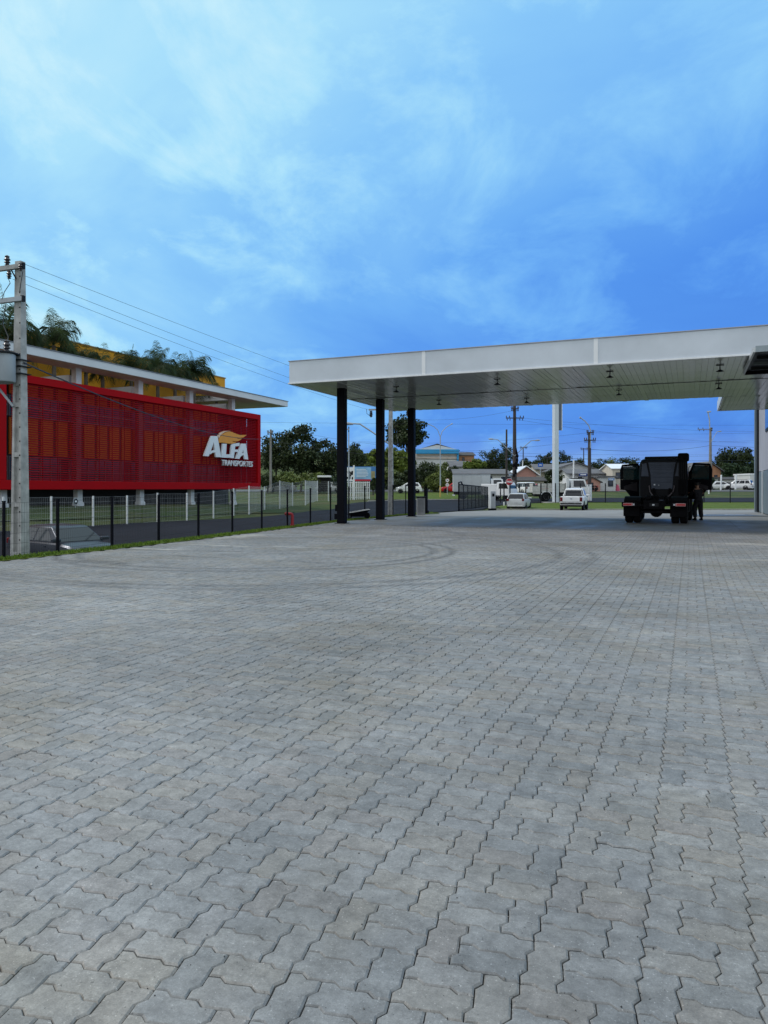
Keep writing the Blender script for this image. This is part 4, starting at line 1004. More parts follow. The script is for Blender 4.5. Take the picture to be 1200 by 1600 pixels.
    for x in xa:
        for sy in (-1, 1):
            wheel(t, x, sy * (W / 2 - .10), r, .20, side=sy)
            MB().lathe([(r + .05, 0), (r + .05, .015)], (x, sy * (W / 2) - .006 - (.012 if sy > 0 else -.0), r + .01), 'y', 20).build('wheel_arch', M_PLASTIC, t) if False else None
            bb = MB()
            bb.lathe([(r + .055, -.06), (r + .055, .012), (r + .0, .012), (r + .0, -.06)], (x, sy * W / 2 - (.0 if sy > 0 else -.0), r + .01), 'y', 20) if sy > 0 else bb.lathe([(r + .055, .06), (r + .055, -.012), (r + .0, -.012), (r + .0, .06)], (x, sy * W / 2, r + .01), 'y', 20)
            bb.build('wheel_arch', M_PLASTIC, t)
    tz = s.get('tz', deck * .86)
    for sy in (-1, 1):
        MB().box(-L / 2 + .06, sy * W * .40, tz, .14, W * .12, s.get('th', .20), rz=-sy * .18).build('tail_light', M_TAIL, t, bevel=.02)
        MB().box(L / 2 - .13, sy * W * .36, hood - .13, .22, W * .16, .13, rz=-sy * .45, ry=.25).build('headlight', M_HEAD, t, bevel=.03)
        MB().box(x3 - .12, sy * (W / 2 + .0), belt + .07, .12, .32, .12).build('mirror', paint_m, t, bevel=.03)
        if fine:
            for hx in (-.62, .45): MB().box(hx, sy * (W / 2 - .005), belt - .14, .16, .025, .03).build('door_handle', paint_m, t)
    MB().box(-L / 2 - .004, 0, s.get('pz', sill + .32), .02, .42, .13).build('number_plate', M_PLATE, t)
    MB().box(-L / 2 + .03, 0, sill + .1, .12, W * .80, .16).build('rear_bumper', s.get('bump', paint_m), t, bevel=.04)
    MB().box(L / 2 - .03, 0, sill + .14, .10, W * .58, .16).build('grille', M_PLASTIC, t, bevel=.03)
    MB().bb(-L / 2 + .35, L / 2 - .35, -W * .42, W * .42, sill - .08, sill + .04).build('underbody', M_PLASTIC, t)
    return t
SEDAN = dict(L=4.5, W=1.76, H=1.44, sill=.22, hood=.80, belt=.93, deck=1.0, xg=(-1.95, -1.0, .50, 1.30), r=.31, axles=(-1.32, 1.36))
HATCH = dict(L=3.9, W=1.66, H=1.44, sill=.24, hood=.84, belt=.93, deck=.98, xg=(-1.86, -1.45, .30, 1.10), r=.29, axles=(-1.22, 1.25), tz=.86, th=.20, pz=.62)
SUV = dict(L=4.55, W=1.82, H=1.72, sill=.32, hood=1.02, belt=1.08, deck=1.12, xg=(-2.2, -1.9, .45, 1.15), r=.36, axles=(-1.32, 1.36), cuts=[(.06, .28), (.31, .58), (.61, .88)])
MINI = dict(L=3.7, W=1.64, H=1.52, sill=.26, hood=.90, belt=.98, deck=1.0, xg=(-1.75, -1.4, .35, 1.15), r=.30, axles=(-1.15, 1.2))
def ground_at(px, d): x, y = at(px, d); return (x, y, T(x, y))
def head_to(dr, fw): x, y = wl(dr, fw); return math.atan2(y, x)        # heading from lateral / forward components
# dark sedan on the access road beyond the fence
x, y = at(97, 25.4); zc_ = zz(822, 25.4) - 1.40
car('parked_sedan', 'dark grey sedan parked nose-on behind the black mesh fence', 'car', (x, y, zc_), head_to(.80, -.60), SEDAN, P_GREY)
d = 66.5; x, y = at(811, d)
car('parked_hatchback', 'silver hatchback seen from behind at the edge of the apron', 'car', (x, y, T(*at(811, 63.6)) + .01), head_to(.36, 1), HATCH, P_SILVER)
# white pickup
def pickup(pos, rz):
    s = dict(L=5.25, W=1.95, H=1.83, sill=.42, hood=1.12, belt=1.17, deck=1.17, xg=(-.55, -.32, .85, 1.55), r=.38, axles=(-1.62, 1.48), cuts=[(.10, .46), (.52, .88)], tz=.93, th=.36, pz=.62, bump=M_CHROME)
    t = car('pickup_truck', 'white pickup truck with dark tail lights seen from behind', 'pickup', pos, rz, s, P_WHITE)
    MB().box(-2.625, 0, .93, .06, 1.42, .44).build('tailgate', P_WHITE, t, bevel=.03)
    MB().box(-2.66, 0, .98, .02, .17, .15).build('emblem', M_CHROME, t, bevel=.02); MB().box(-2.655, 0, 1.085, .03, .5, .03).build('gate_lip', P_WHITE, t)
    MB().box(-2.72, 0, .58, .20, 1.72, .13).build('step_bumper', M_PLASTIC, t, bevel=.03)
    for sy in (-1, 1): MB().box(-2.78, sy * .32, .60, .06, .18, .07).build('plate_lamp', M_HEAD, t)
    MB().bb(-2.4, -.65, -.78, .78, 1.175, 1.20).build('bed_cover', M_PLASTIC, t); MB().tube([(-.66, -.74, 1.19), (-.66, -.62, 1.70), (-.66, .62, 1.70), (-.66, .74, 1.19)], .035).build('roll_bar', P_WHITE, t)
    MB().bb(-2.3, 2.2, -.7, .7, .3, .5).build('chassis', M_PLASTIC, t)
    return t
x, y = at(897.5, 63.5); pickup((x, y, T(*at(897, 61.2)) - .005), head_to(.37, 1))
# cars on the highway beyond
x, y, z, d = hit(639, 771.2); car('passing_hatchback', 'small white hatchback on the highway behind the black columns', 'car', (x, y, z + .03), head_to(-1, .02), MINI, P_WHITE, fine=False)
x, y, z, d = hit(711, 770.3); car('passing_car', 'red car half hidden behind the white box truck', 'car', (x, y, z + .03), head_to(-1, .02), SEDAN, P_RED, fine=False)
x, y, z, d = hit(440, 770); car('roadside_sedan', 'silver-grey sedan behind the white mesh fence near the dark trees', 'car', (x, y, zz(769, d) ), head_to(-1, -.1), dict(SEDAN, L=4.4), P_SILVER, fine=False)
x, y, z, d = hit(513, 770.5); car('roadside_hatchback', 'white hatchback behind the mesh fence by the small shelter', 'car', (x, y, zz(769, d)), head_to(-1, -.08), HATCH, P_WHITE, fine=False)
x, y, z, d = hit(817, 773.5); car('street_suv', 'white utility car behind the silver hatchback, near the stop sign', 'car', (x, y, z), head_to(-.35, .94), SUV, P_WHITE, fine=False)
d = 124; x, y = at(1154, d); car('bank_suv', 'white off-road car with rear spare wheel on top of the grass bank', 'suv', (x, y, zz(765.8, d)), head_to(-.75, .66), dict(SUV, L=4.4), P_WHITE, fine=False)
_t = bpy.data.objects['bank_suv']; MB().lathe([(.36, 0), (.38, -.05), (.36, -.2), (.1, -.22)], (-2.2, .1, .92), 'x', 18).build('spare_wheel_cover', P_WHITE, _t, smooth=True); MB().bb(-1.6, .3, -.6, .6, 1.73, 1.79).build('roof_rack', M_PLASTIC, _t)
d = 126; x, y = at(1190, d); car('bank_car', 'white car partly hidden behind the station wall\'s corner', 'car', (x, y, zz(765.8, d)), head_to(-1, .2), HATCH, P_WHITE, fine=False)
d = 127; x, y = at(1120, d); car('bank_pickup', 'low white car on the grass bank right of the tall pole', 'car', (x, y, zz(765.6, d)), head_to(-1, .0), SEDAN, P_WHITE, fine=False)

# trucks
def cab(t, x0, x1, w, z0, z1, m, slope=.35, glass=True):
    """small forward-control cab between x0 (rear) and x1 (front)"""
    rings = []
    for x, zt in ((x0, z1 - .06), (x0 + .08, z1), (x1 - slope - .1, z1), (x1 - slope * .8, z1 - .08), (x1 - .05, z0 + (z1 - z0) * .52), (x1, z0 + (z1 - z0) * .42), (x1, z0 + .1)):
        half = [(w * .9, z0), (w, z0 + .12), (w, min(zt, z0 + (z1 - z0) * .5)), (w * .90, zt - .04), (w * .82, zt)]
        rings.append([(x, y, z) for y, z in half] + [(x, -y, z) for y, z in reversed(half)])
    c = MB().loft(rings).build('cab', m, t, smooth=True)
    zb, zt = z0 + (z1 - z0) * .54, z1 - .14
    q = [(x1 - .055, -w * .86, zb), (x1 - .055, w * .86, zb), (x1 - slope * .85, w * .80, zt), (x1 - slope * .85, -w * .80, zt)]
    b = MB(); pane(q, 0, 1, .02, .98, .02, b); b.build('windscreen', M_CGLASS, t)
    for sy in (-1, 1):
        a = [(x0 + .3, sy * w * .985, zb), (x1 - .22, sy * w * .985, zb), (x1 - slope - .12, sy * w * .905, zt), (x0 + .3, sy * w * .905, zt)]
        b = MB(); b.prism([Vector(p) + Vector((0, sy * .004, 0)) for p in a], (0, sy * .012, 0)); b.build('side_window', M_CGLASS, t)
        MB().box(x1 + .05, sy * (w + .16), zb + .22, .06, .18, .34).build('mirror', M_PLASTIC, t); MB().box(x1 - .01, sy * w * .72, z0 + .3, .05, .3, .18).build('headlight', M_HEAD, t)
    MB().box(x1 + .02, 0, z0 + .08, .12, w * 1.9, .24).build('bumper', m, t, bevel=.03)
    return c
x, y, z, d = hit(709, 783.5); d0 = 88; x, y = at(743, d0); z = T(x, y) + .05
bt = thing('box_truck', 'white cab truck with a long pale grey cargo box', 'truck', (x, y, z), head_to(1, -.06))
M_BOX = mat('pale_box_panel', (.46, .49, .50), .55, var=.12, scale=.8)
Lc = 57 / F * d0
MB().bb(-2.7, -2.7 + Lc, -1.1, 1.1, .95, 2.95).build('cargo_box', M_BOX, bt, bevel=.03)
for k in range(4): MB().bb(-2.7 + Lc * k / 4 + .03, -2.7 + Lc * (k + 1) / 4 - .03, -1.125, -1.102, 1.02, 2.85).build('side_panel', M_BOX, bt, bevel=.01)
for zq in (.98, 2.9): MB().bb(-2.72, -2.68 + Lc, -1.14, -1.10, zq - .06, zq + .05).build('rail', M_TRAFO, bt)
cab(bt, -2.7 + Lc + .1, -2.7 + Lc + 1.75, 1.0, .55, 2.45, P_WHITE)
MB().bb(-2.6, Lc - 2.7 + 1.2, -.45, .45, .55, .94).build('chassis', M_PLASTIC, bt); MB().bb(-2.75, -2.5, -1.0, 1.0, .42, .56).build('bumper', P_WHITE, bt)
for xw in (-1.5, Lc - 1.9):
    for sy in (-1, 1): wheel(bt, xw, sy * .92, .42, .26, side=sy)
d0 = 82.5; x, y = at(871, d0); z = T(x, y) + .05
fb = thing('flatbed_truck', 'white flatbed truck with weathered wooden sideboards behind the totem column', 'truck', (x, y, z), head_to(1, -.04))
M_BOARD = mat('weathered_white_board', (.56, .56, .52), .8, var=.3, scale=2.5)
k = F / d0
def fx(px): return (px - 871) / k
MB().bb(fx(830), fx(882), -1.1, 1.1, .98, 1.08).build('bed', M_BOARD, fb)
for sy in (-1, 1):
    for i in range(3): MB().bb(fx(843), fx(880), sy * 1.1 - .02, sy * 1.1 + .02, 1.10 + i * .29, 1.37 + i * .29).build('side_board', M_BOARD, fb)
    for px in (843, 852, 861, 871, 880): MB().bb(fx(px) - .04, fx(px) + .04, sy * 1.14 - .02, sy * 1.14 + .02, .95, 2.0).build('stake', M_DKMET, fb)
for i in range(3): MB().bb(fx(830), fx(842), -1.13, -1.09, .78 + i * .29, 1.05 + i * .29).build('tail_board', M_BOARD, fb)
for i in range(3): MB().bb(fx(830), fx(830) + .04, -1.08, 1.08, 1.1 + i * .29, 1.37 + i * .29).build('rear_board', M_BOARD, fb)
MB().bb(fx(882), fx(886), -1.05, 1.05, 1.0, 2.55).build('headboard', P_WHITE, fb)
cab(fb, fx(889), fx(915), 1.0, .6, 2.42, P_WHITE); MB().bb(fx(893), fx(910), -.6, .6, 2.43, 2.55).build('roof_rack', M_PLASTIC, fb)
MB().bb(fx(834), fx(912), -.42, .42, .5, .97).build('chassis', M_PLASTIC, fb)
for px in (851, 908):
    for sy in (-1, 1): wheel(fb, fx(px), sy * .9, .46, .30, side=sy)
for sy in (-1, 1):
    pr_ = [(fx(851) + .62 * math.cos(a), sy * .92 - .15, .46 + .62 * math.sin(a)) for a in [math.pi * i / 8 for i in range(9)]]
    MB().tube(pr_, .05, 4).build('mudguard', M_TRIM, fb)
d0 = 84; x, y = at(789, d0)
vt = thing('delivery_van', 'white cab-over van standing behind the gate and the stop sign', 'van', (x, y, T(x, y) + .04), head_to(.8, -.6)); cab(vt, -.6, 1.1, .95, .5, 2.1, P_WHITE); MB().bb(-2.6, -.65, -.92, .92, .6, 1.9).build('cargo_body', P_WHITE, vt, bevel=.06, seg=2)
for xw in (-1.8, .5):
    for sy in (-1, 1): wheel(vt, xw, sy * .84, .34, .22, side=sy)

# black tractor unit with both doors open; local x forward, y left
P_BLACK = mat('black_truck_paint', (.0030, .0034, .0062), .45, var=.3, scale=2, spec=.16)
M_BLK2 = mat('matt_black', (.0028, .0028, .004), .75, var=.35, scale=6, spec=.12)
M_REARP = mat('cab_back_panel', (.060, .076, .115), .4, var=.25, scale=3, spec=.35)
x, y, z, d = hit(1025.5, 817.2)
TR = thing('tractor_truck', 'black tractor unit seen from behind with both cab doors open', 'truck', (x, y, .006), math.pi / 2 - R(3.2))
r = .51
def dual(xq, sy):
    for k in (0, 1): wheel(TR, xq, sy * (1.11 - .34 * k), r, .29, M_DKMET, side=sy)
dual(0, 1); dual(0, -1)
for sy in (-1, 1): wheel(TR, 3.75, sy * 1.08, r, .30, M_DKMET, side=sy)
b = MB(); b.bb(-.95, 5.0, .33, .43, .72, 1.0); b.bb(-.95, 5.0, -.43, -.33, .72, 1.0); b.bb(-.98, -.86, -.42, .42, .62, .98); b.bb(-.5, -.4, -.32, .32, .74, .96); b.bb(.9, 1.0, -.32, .32, .74, .96); b.build('chassis', M_BLK2, TR, bevel=.01)
MB().tube([(0, -.9, r), (0, .9, r)], [.1, .1], 10).lathe([(.05, -.22), (.24, -.14), (.27, 0), (.24, .14), (.05, .22)], (0, 0, r), 'x', 14).build('axle', M_BLK2, TR, smooth=True)
b = MB(); b.prism([(.42 * math.cos(a) + .1, .45 * math.sin(a), 1.12) for a in [2 * math.pi * i / 20 for i in range(20)] if not (abs(math.sin(a)) < .25 and math.cos(a) < 0)], (0, 0, .07)); b.bb(-.3, .5, -.45, .45, 1.0, 1.11); b.bb(-.75, -.3, .14, .34, 1.03, 1.13); b.bb(-.75, -.3, -.34, -.14, 1.03, 1.13); b.build('fifth_wheel', M_BLK2, TR, bevel=.01)
for sy in (-1, 1):
    pts = []; ring = []
    for i in range(11):
        a = R(200 - i * 22); rr_ = r + .10
        if a < R(-15): break
        ring.append([(rr_ * math.cos(a), sy * .60, r + rr_ * math.sin(a)), (rr_ * math.cos(a), sy * 1.28, r + rr_ * math.sin(a)), ((rr_ + .03) * math.cos(a), sy * 1.28, r + (rr_ + .03) * math.sin(a)), ((rr_ + .03) * math.cos(a), sy * .60, r + (rr_ + .03) * math.sin(a))])
    MB().loft(ring).build('mudguard', M_BLK2, TR)
    MB().bb(-.70, -.67, sy * .62, sy * 1.27, .30, .72).build('mudflap', M_BLK2, TR)
    tl = MB().box(-.99, sy * .99, .80, .09, .62, .20).build('light_board', M_BLK2, TR, bevel=.02)
    MB().box(-1.045, sy * 1.04, .81, .02, .40, .125).build('lamp_bezel', mat('pale_red_bezel', (.60, .34, .34), .4), tl, bevel=.01)
    MB().box(-1.06, sy * 1.06, .81, .02, .33, .07).build('tail_light', emit_mat('tail_lens', (.40, .01, .015), .08), tl)
    MB().box(-1.06, sy * .80, .81, .02, .06, .08).build('reversing_light', M_HEAD, tl)
    MB().bb(-.98, -.9, sy * .43, sy * .7, .74, .82).build('bracket', M_BLK2, TR)
MB().box(-1.0, 0, .80, .03, .36, .14).build('number_plate', M_DKMET, TR); MB().box(-1.02, .02, .80, .012, .09, .06).build('plate_lamp', M_HEAD, TR)
MB().tube([(-1.02, -.5, .5), (-1.02, .5, .5)], .05, 8).build('under_bar', M_BLK2, TR)
# tanks, steps
MB().lathe([(.30, 0), (.33, .03), (.33, 1.3), (.30, 1.33)], (1.15, 1.0, .72), 'x', 18).build('fuel_tank', M_BLK2, TR, smooth=True)
MB().bb(1.2, 2.4, -1.22, -.6, .42, 1.02).build('battery_box', M_BLK2, TR, bevel=.03)
# cab
ch0, ch1 = 2.55, 4.85; cz0, cz1 = 1.02, 2.86; cw = 1.02
rings = []
for xq, k, zt in ((ch0, .93, cz1 - .10), (ch0 + .10, 1, cz1), (ch0 + 1.2, 1, cz1 + .1), (ch1 - .4, 1, cz1 + .02), (ch1 - .15, .985, cz1 - .25), (ch1, .95, 2.0), (ch1 + .05, .93, 1.2)):
    w = cw * k; half = [(w * .96, cz0), (w, cz0 + .15), (w, 2.2), (w * .965, zt - .16), (w * .88, zt - .03), (w * .6, zt)]
    rings.append([(xq, y_, z_) for y_, z_ in half] + [(xq, -y_, z_) for y_, z_ in reversed(half)])
MB().loft(rings).build('cab', P_BLACK, TR, smooth=True)
# ribbed back wall: tapering recessed panel in the middle, ribs and a low shelf
b = MB(); b.prism([(ch0 - .006, -.60, 2.70), (ch0 - .006, .60, 2.70), (ch0 - .006, .50, 2.1), (ch0 - .006, .46, 1.45), (ch0 - .006, -.46, 1.45), (ch0 - .006, -.50, 2.1)], (-.04, 0, 0)); b.build('back_panel', M_REARP, TR, bevel=.015)
for zq, w_ in ((2.60, 1.06), (2.50, 1.0), (2.40, .96), (2.2, .9), (2.02, .88), (1.8, .84)): MB().box(ch0 - .06, 0, zq, .035, w_, .07).build('rib', M_REARP, TR, bevel=.01)
for sy in (-1, 1):
    MB().prism([(ch0 - .005, sy * .68, 2.68), (ch0 - .005, sy * .88, 2.64), (ch0 - .005, sy * .92, 2.05), (ch0 - .005, sy * .56, 2.05)], (-.03, 0, 0)).build('side_panel', M_REARP, TR, bevel=.015)
    MB().bb(ch0 - .2, ch0 - .05, sy * .35 - .05, sy * .35 + .05, 1.0, 1.5).build('cab_support', M_BLK2, TR)
    MB().tube([(ch0 - .12, sy * .55, 1.62), (ch0 - .22, sy * .5, 1.35), (ch0 - .6, sy * .35, 1.15), (.7, sy * .2, 1.1)], .03).build('air_hose', mat('hose_grey', (.12, .10, .11), .4), TR)
MB().box(ch0 - .24, .30, 1.66, .05, .07, .06).build('coupling', M_HEAD, TR); MB().box(ch0 - .24, .12, 1.64, .04, .05, .05).build('coupling', M_TRAFO, TR)
MB().prism([(ch0 + .3, -.8, cz1 + .0), (ch0 + .3, .8, cz1 + .0), (ch1 - .5, .75, cz1 + .0), (ch1 - .5, -.75, cz1 + .0)], (0, 0, .13)).build('roof_cap', P_BLACK, TR, bevel=.04)
# air intake column at the right rear corner
b = MB(); b.bb(ch0 - .38, ch0 - .02, -1.10, -.74, 1.2, 2.85); b.build('air_intake', M_BLK2, TR, bevel=.05, seg=2)
MB().bb(ch0 - .36, ch0 + .1, -1.17, -.70, 2.72, 3.10).build('intake_head', M_BLK2, TR, bevel=.08, seg=2)
for i in range(4): MB().bb(ch0 - .40, ch0 - .382, -1.06 + i * .09, -1.02 + i * .09, 1.9, 2.68).build('intake_rib', P_BLACK, TR)
# front steps / wheel boxes
for sy in (-1, 1): MB().bb(2.95, 4.8, sy * .75, sy * 1.05, .95, 1.06).build('step_box', M_BLK2, TR); MB().bb(4.2, 4.75, sy * .7, sy * 1.08, .3, .95).build('bumper_corner', P_BLACK, TR, bevel=.05)
# doors swung open on their front hinges
def door(sy, ang):
    h = Vector((4.35, sy * 1.03, 0)); m = Matrix.Translation(h) @ Matrix.Rotation(ang, 4, 'Z')
    out = [(0, .98), (-.40, .98), (-.62, 1.10), (-.86, 1.40), (-1.10, 1.42), (-1.12, 2.4), (-1.02, 2.66), (-.25, 2.72), (-.06, 2.2), (0, 1.9)]
    win = [(-.98, 1.92), (-.98, 2.55), (-.30, 2.60), (-.14, 2.2), (-.14, 1.92)]
    lower = [p for p in out if p[1] < 1.91] ; P3 = lambda p, yy: m @ Vector((p[0], yy * sy, p[1]))
    b = MB()
    # skin below the window line and a frame round the pane
    low = [(0, .98), (-.40, .98), (-.62, 1.10), (-.86, 1.40), (-1.10, 1.42), (-1.11, 1.92), (0, 1.92)]
    T3 = m.to_3x3() @ Vector((0, .07 * sy, 0))
    b.prism([P3(p, -.03) for p in low], T3)
    for q in ([(-1.111, 1.925), (-.985, 1.925), (-.985, 2.55), (-1.02, 2.66), (-1.12, 2.4)], [(-1.018, 2.66), (-.98, 2.555), (-.30, 2.605), (-.25, 2.72)], [(-.245, 2.715), (-.295, 2.60), (-.14, 2.2), (-.14, 1.925), (0, 1.925), (-.02, 2.2)]):
        b.prism([P3(p, -.03) for p in q], T3)
    dr = b.build('door', P_BLACK, TR)
    MB().prism([P3(p, .0) for p in win], m.to_3x3() @ Vector((0, .008 * sy, 0))).build('window', GREENG, dr)
    MB().prism([P3(p, -.055) for p in [(-.95, 1.05 + .4), (-.95, 1.6), (-.3, 1.8), (-.3, 1.35)]], m.to_3x3() @ Vector((0, .024 * sy, 0))).build('door_card', mat('dark_trim', (.03, .025, .03), .5), dr)
    MB().prism([P3(p, -.07) for p in [(-.62, 1.74), (-.62, 1.78), (-.50, 1.78), (-.50, 1.74)]], m.to_3x3() @ Vector((0, .03 * sy, 0))).build('handle', M_CHROME, dr)
    MB().tube([m @ Vector((-.05, .10 * sy, 1.9)), m @ Vector((0.10, .28 * sy, 1.95)), m @ Vector((0.10, .28 * sy, 2.5)), m @ Vector((-.05, .1 * sy, 2.55))], .02).build('mirror_arm', M_BLK2, dr)
GREENG = mat('green_tinted_glass', (.012, .045, .05), .12, var=.1, alpha=.85, spec=.25)
door(1, R(-66)); door(-1, R(70))
# ---------------------------------------------------------------- trees
LM = [leaf_mat('dark_leaves', (.010, .020, .008), (.050, .072, .022)), leaf_mat('mid_leaves', (.035, .060, .014), (.17, .21, .05)), leaf_mat('yellow_green_leaves', (.05, .085, .012), (.17, .22, .035)), leaf_mat('blue_green_leaves', (.012, .028, .014), (.050, .085, .036))]
M_BARK = mat('bark', (.06, .05, .04), .9, var=.3, scale=4)
def crown_mesh(seed, rx, ry, rz, n, leaf, m, clumps=26, droop=0.0, gap=.25, shell=.55):
    rng = np.random.default_rng(seed)
    # clumps placed through an ellipsoid, thicker towards its outside; each one a tuft of leaves
    u = rng.normal(size=(clumps, 3)); u /= np.linalg.norm(u, axis=1)[:, None]
    rad = shell + (1 - shell) * rng.random(clumps) ** .7
    c = u * rad[:, None] * np.array([rx, ry, rz]) * .86; c[:, 2] *= np.where(c[:, 2] < 0, .75, 1)
    cr = rng.uniform(.24, .46, clumps) * (rx * ry * rz) ** (1 / 3); ctone = rng.uniform(.15, .85, clumps)
    idx = rng.integers(0, clumps, n)
    p = rng.normal(size=(n, 3)); p /= np.linalg.norm(p, axis=1)[:, None]
    p *= (rng.random(n) ** .4)[:, None]; p[:, 2] *= .72
    P = c[idx] + p * cr[idx][:, None]
    P[:, 2] -= droop * np.abs(rng.normal(size=n)) * rz
    nr = rng.normal(size=(n, 3)) + p * 1.2 + np.array([0, 0, .5]); nr /= np.linalg.norm(nr, axis=1)[:, None]
    a = np.cross(nr, rng.normal(size=(n, 3))); a /= np.linalg.norm(a, axis=1)[:, None]; b_ = np.cross(nr, a)
    sz = leaf * rng.uniform(.6, 1.35, n)[:, None]
    ls = 1.0 if not droop else 1.8
    V = np.stack([P - a * sz * .5, P + b_ * sz * .62 * ls, P + a * sz * .55, P - b_ * sz * .55 * ls], 1).reshape(-1, 3)
    tone = np.clip(ctone[idx] * .7 + rng.random(n) * .4 - .05, 0, 1)
    me = bpy.data.meshes.new('crown'); me.from_pydata(V.tolist(), [], np.arange(4 * n).reshape(-1, 4).tolist()); me.materials.append(m)
    at_ = me.attributes.new('tone', 'FLOAT', 'POINT'); at_.data.foreach_set('value', np.repeat(tone, 4).astype(np.float32)); return me
def tree(name, lab, px, d, ytop, hw, m, group, ybot=None, n=2600, leaf=None, trunk=True, droop=0, seed=None, clumps=30, shell=.55):
    x, y = at(px, d); z0 = T(x, y); zt = zz(ytop, d); rx = hw / F * d
    zb = z0 + (zt - z0) * .12 if ybot is None else zz(ybot, d)
    rz = max(.5, (zt - zb) / 2); zc = (zt + zb) / 2
    t = thing(name, lab, 'tree' if trunk else 'bush', (x, y, z0), 0, group)
    seed = seed if seed is not None else int(px * 7 + ytop)
    o = link('crown', crown_mesh(seed, rx, rx * .9, rz, n, leaf or max(.22, rx * .085), LM[m], clumps, droop, shell=shell), t); o.location = (0, 0, zc - z0)
    rnd = random.Random(seed); H = zc - z0
    b = MB(); r0 = max(.10, rx * .05)
    b.tube([(0, 0, -.3), (.1 * rx * rnd.uniform(-1, 1), .1 * rx * rnd.uniform(-1, 1), H * .55), (0, 0, H + rz * .3)], [r0 * 1.2, r0 * .85, r0 * .3], 7)
    for k in range(5):
        a = rnd.random() * 6.28; q = rnd.uniform(.35, .8)
        b.tube([(0, 0, H * q), (math.cos(a) * rx * .35, math.sin(a) * rx * .35, H * q + rz * .45), (math.cos(a) * rx * .65, math.sin(a) * rx * .65, H + rz * rnd.uniform(-.1, .5))], [r0 * .55, r0 * .35, r0 * .12], 5)
    b.build('trunk', M_BARK, t); return t
GT = 'trees beyond the road'
for a in ((470, 112, 656, 36, 0, 'tall dark spreading tree rising highest behind the white fence'), (431, 116, 672, 30, 0, 'dark tree right beside the red screen\'s right corner'),
          (507, 114, 679, 30, 0, 'dark rounded tree left of the first black column'), (548, 120, 688, 26, 0, 'dark tree showing between the first two black columns')):
    tree('broadleaf_tree', a[5], a[0], a[1], a[2], a[3], a[4], GT, n=5200, clumps=46)
for a in ((418, 106, 738, 20, 0, 'low dark shrub at the foot of the red screen\'s right corner'), (452, 106, 735, 24, 1, 'bushy undergrowth below the tall spreading tree'), (488, 106, 737, 24, 1, 'undergrowth left of the white shelter roof'), (527, 107, 739, 16, 3, 'bluish shrub right of the white shelter roof')):
    tree('shrub', a[5], a[0], a[1], a[2], a[3], a[4], 'undergrowth below the dark trees', ybot=766, n=1800, trunk=False)
hs = [(562, 150, 700, 18, 2, 'light green hillside bush left of the second black column'), (585, 150, 699, 18, 2, 'light green hillside bush behind the second black column'), (612, 152, 696, 22, 2, 'broad light green bush behind the runged pole'), (634, 150, 701, 18, 2, 'light green bush left of the third black column'),
      (575, 138, 722, 24, 1, 'green thicket below the light hillside bushes, behind the billboard'), (607, 136, 728, 24, 1, 'green thicket behind the runged concrete pole'), (636, 134, 733, 24, 0, 'darker thicket behind the white passing hatchback'), (588, 128, 744, 24, 0, 'dark low hedge behind the billboard posts'), (625, 127, 748, 26, 0, 'dark low hedge behind the passing hatchback')]
for a in hs: tree('bush', a[5], a[0], a[1], a[2], a[3], a[4], 'bushes on the hillside', ybot=a[2] + 46, n=3000, trunk=False, leaf=.42, clumps=34, shell=.3)
tree('round_tree', 'large round dark tree crowning the hill behind the third black column', 637, 165, 650, 36, 0, GT, ybot=706, n=5600, clumps=52, shell=.35)
for a in ((667, 116, 711, 20, 0, 'dark tree right of the third black column, below the blue house'), (690, 116, 719, 19, 1, 'dark tree behind the double-armed street light'), (706, 118, 722, 15, 0, 'dark shrub beside the grey house\'s left end'), (655, 118, 728, 18, 0, 'shadowy tree behind the third black column\'s foot'), (680, 112, 738, 22, 1, 'low bush in front of the dark trees by the street light')):
    tree('dense_tree', a[5], a[0], a[1], a[2], a[3], a[4], GT, ybot=771, n=3600, clumps=40, shell=.3)
tree('small_tree', 'bright yellow-green small tree over the long grey roof', 738, 128, 717, 15, 2, GT, ybot=738, n=1800, leaf=.35); tree('small_tree', 'bright green tuft right of the yellow-green small tree', 751, 129, 716, 9, 2, GT, ybot=736, n=1100, leaf=.35)
for a in ((757, 158, 702, 20, 3, 'rounded tree left of the pointed dark tree on the skyline'), (774, 155, 695, 20, 0, 'dark tree just left of the tall utility pole'), (791, 160, 686, 12, 3, 'pointed dark tree behind the slim wooden pole'), (826, 165, 709, 17, 0, 'rounded tree above the pink gabled house'), (846, 168, 707, 15, 0, 'rounded tree left of the totem column'), (857, 166, 702, 12, 0, 'dark tree touching the totem column\'s left side'), (881, 166, 699, 18, 0, 'tall dark tree right of the totem column'), (905, 170, 711, 11, 0, 'small dark tree left of the curved street light'),
          (938, 175, 715, 16, 0, 'dark tree on the skyline right of the curved street light'), (958, 172, 712, 18, 1, 'dark round tree on the skyline above the flat roofs'), (983, 170, 711, 20, 0, 'dark tree on the skyline left of the black truck')):
    tree('skyline_tree', a[5], a[0], a[1], a[2], a[3], a[4], GT, ybot=750, n=2800, clumps=36, shell=.35)
for i, px in enumerate((800, 846, 880, 925, 945, 975, 1000, 1030)):
    pass
o = None
b = MB()
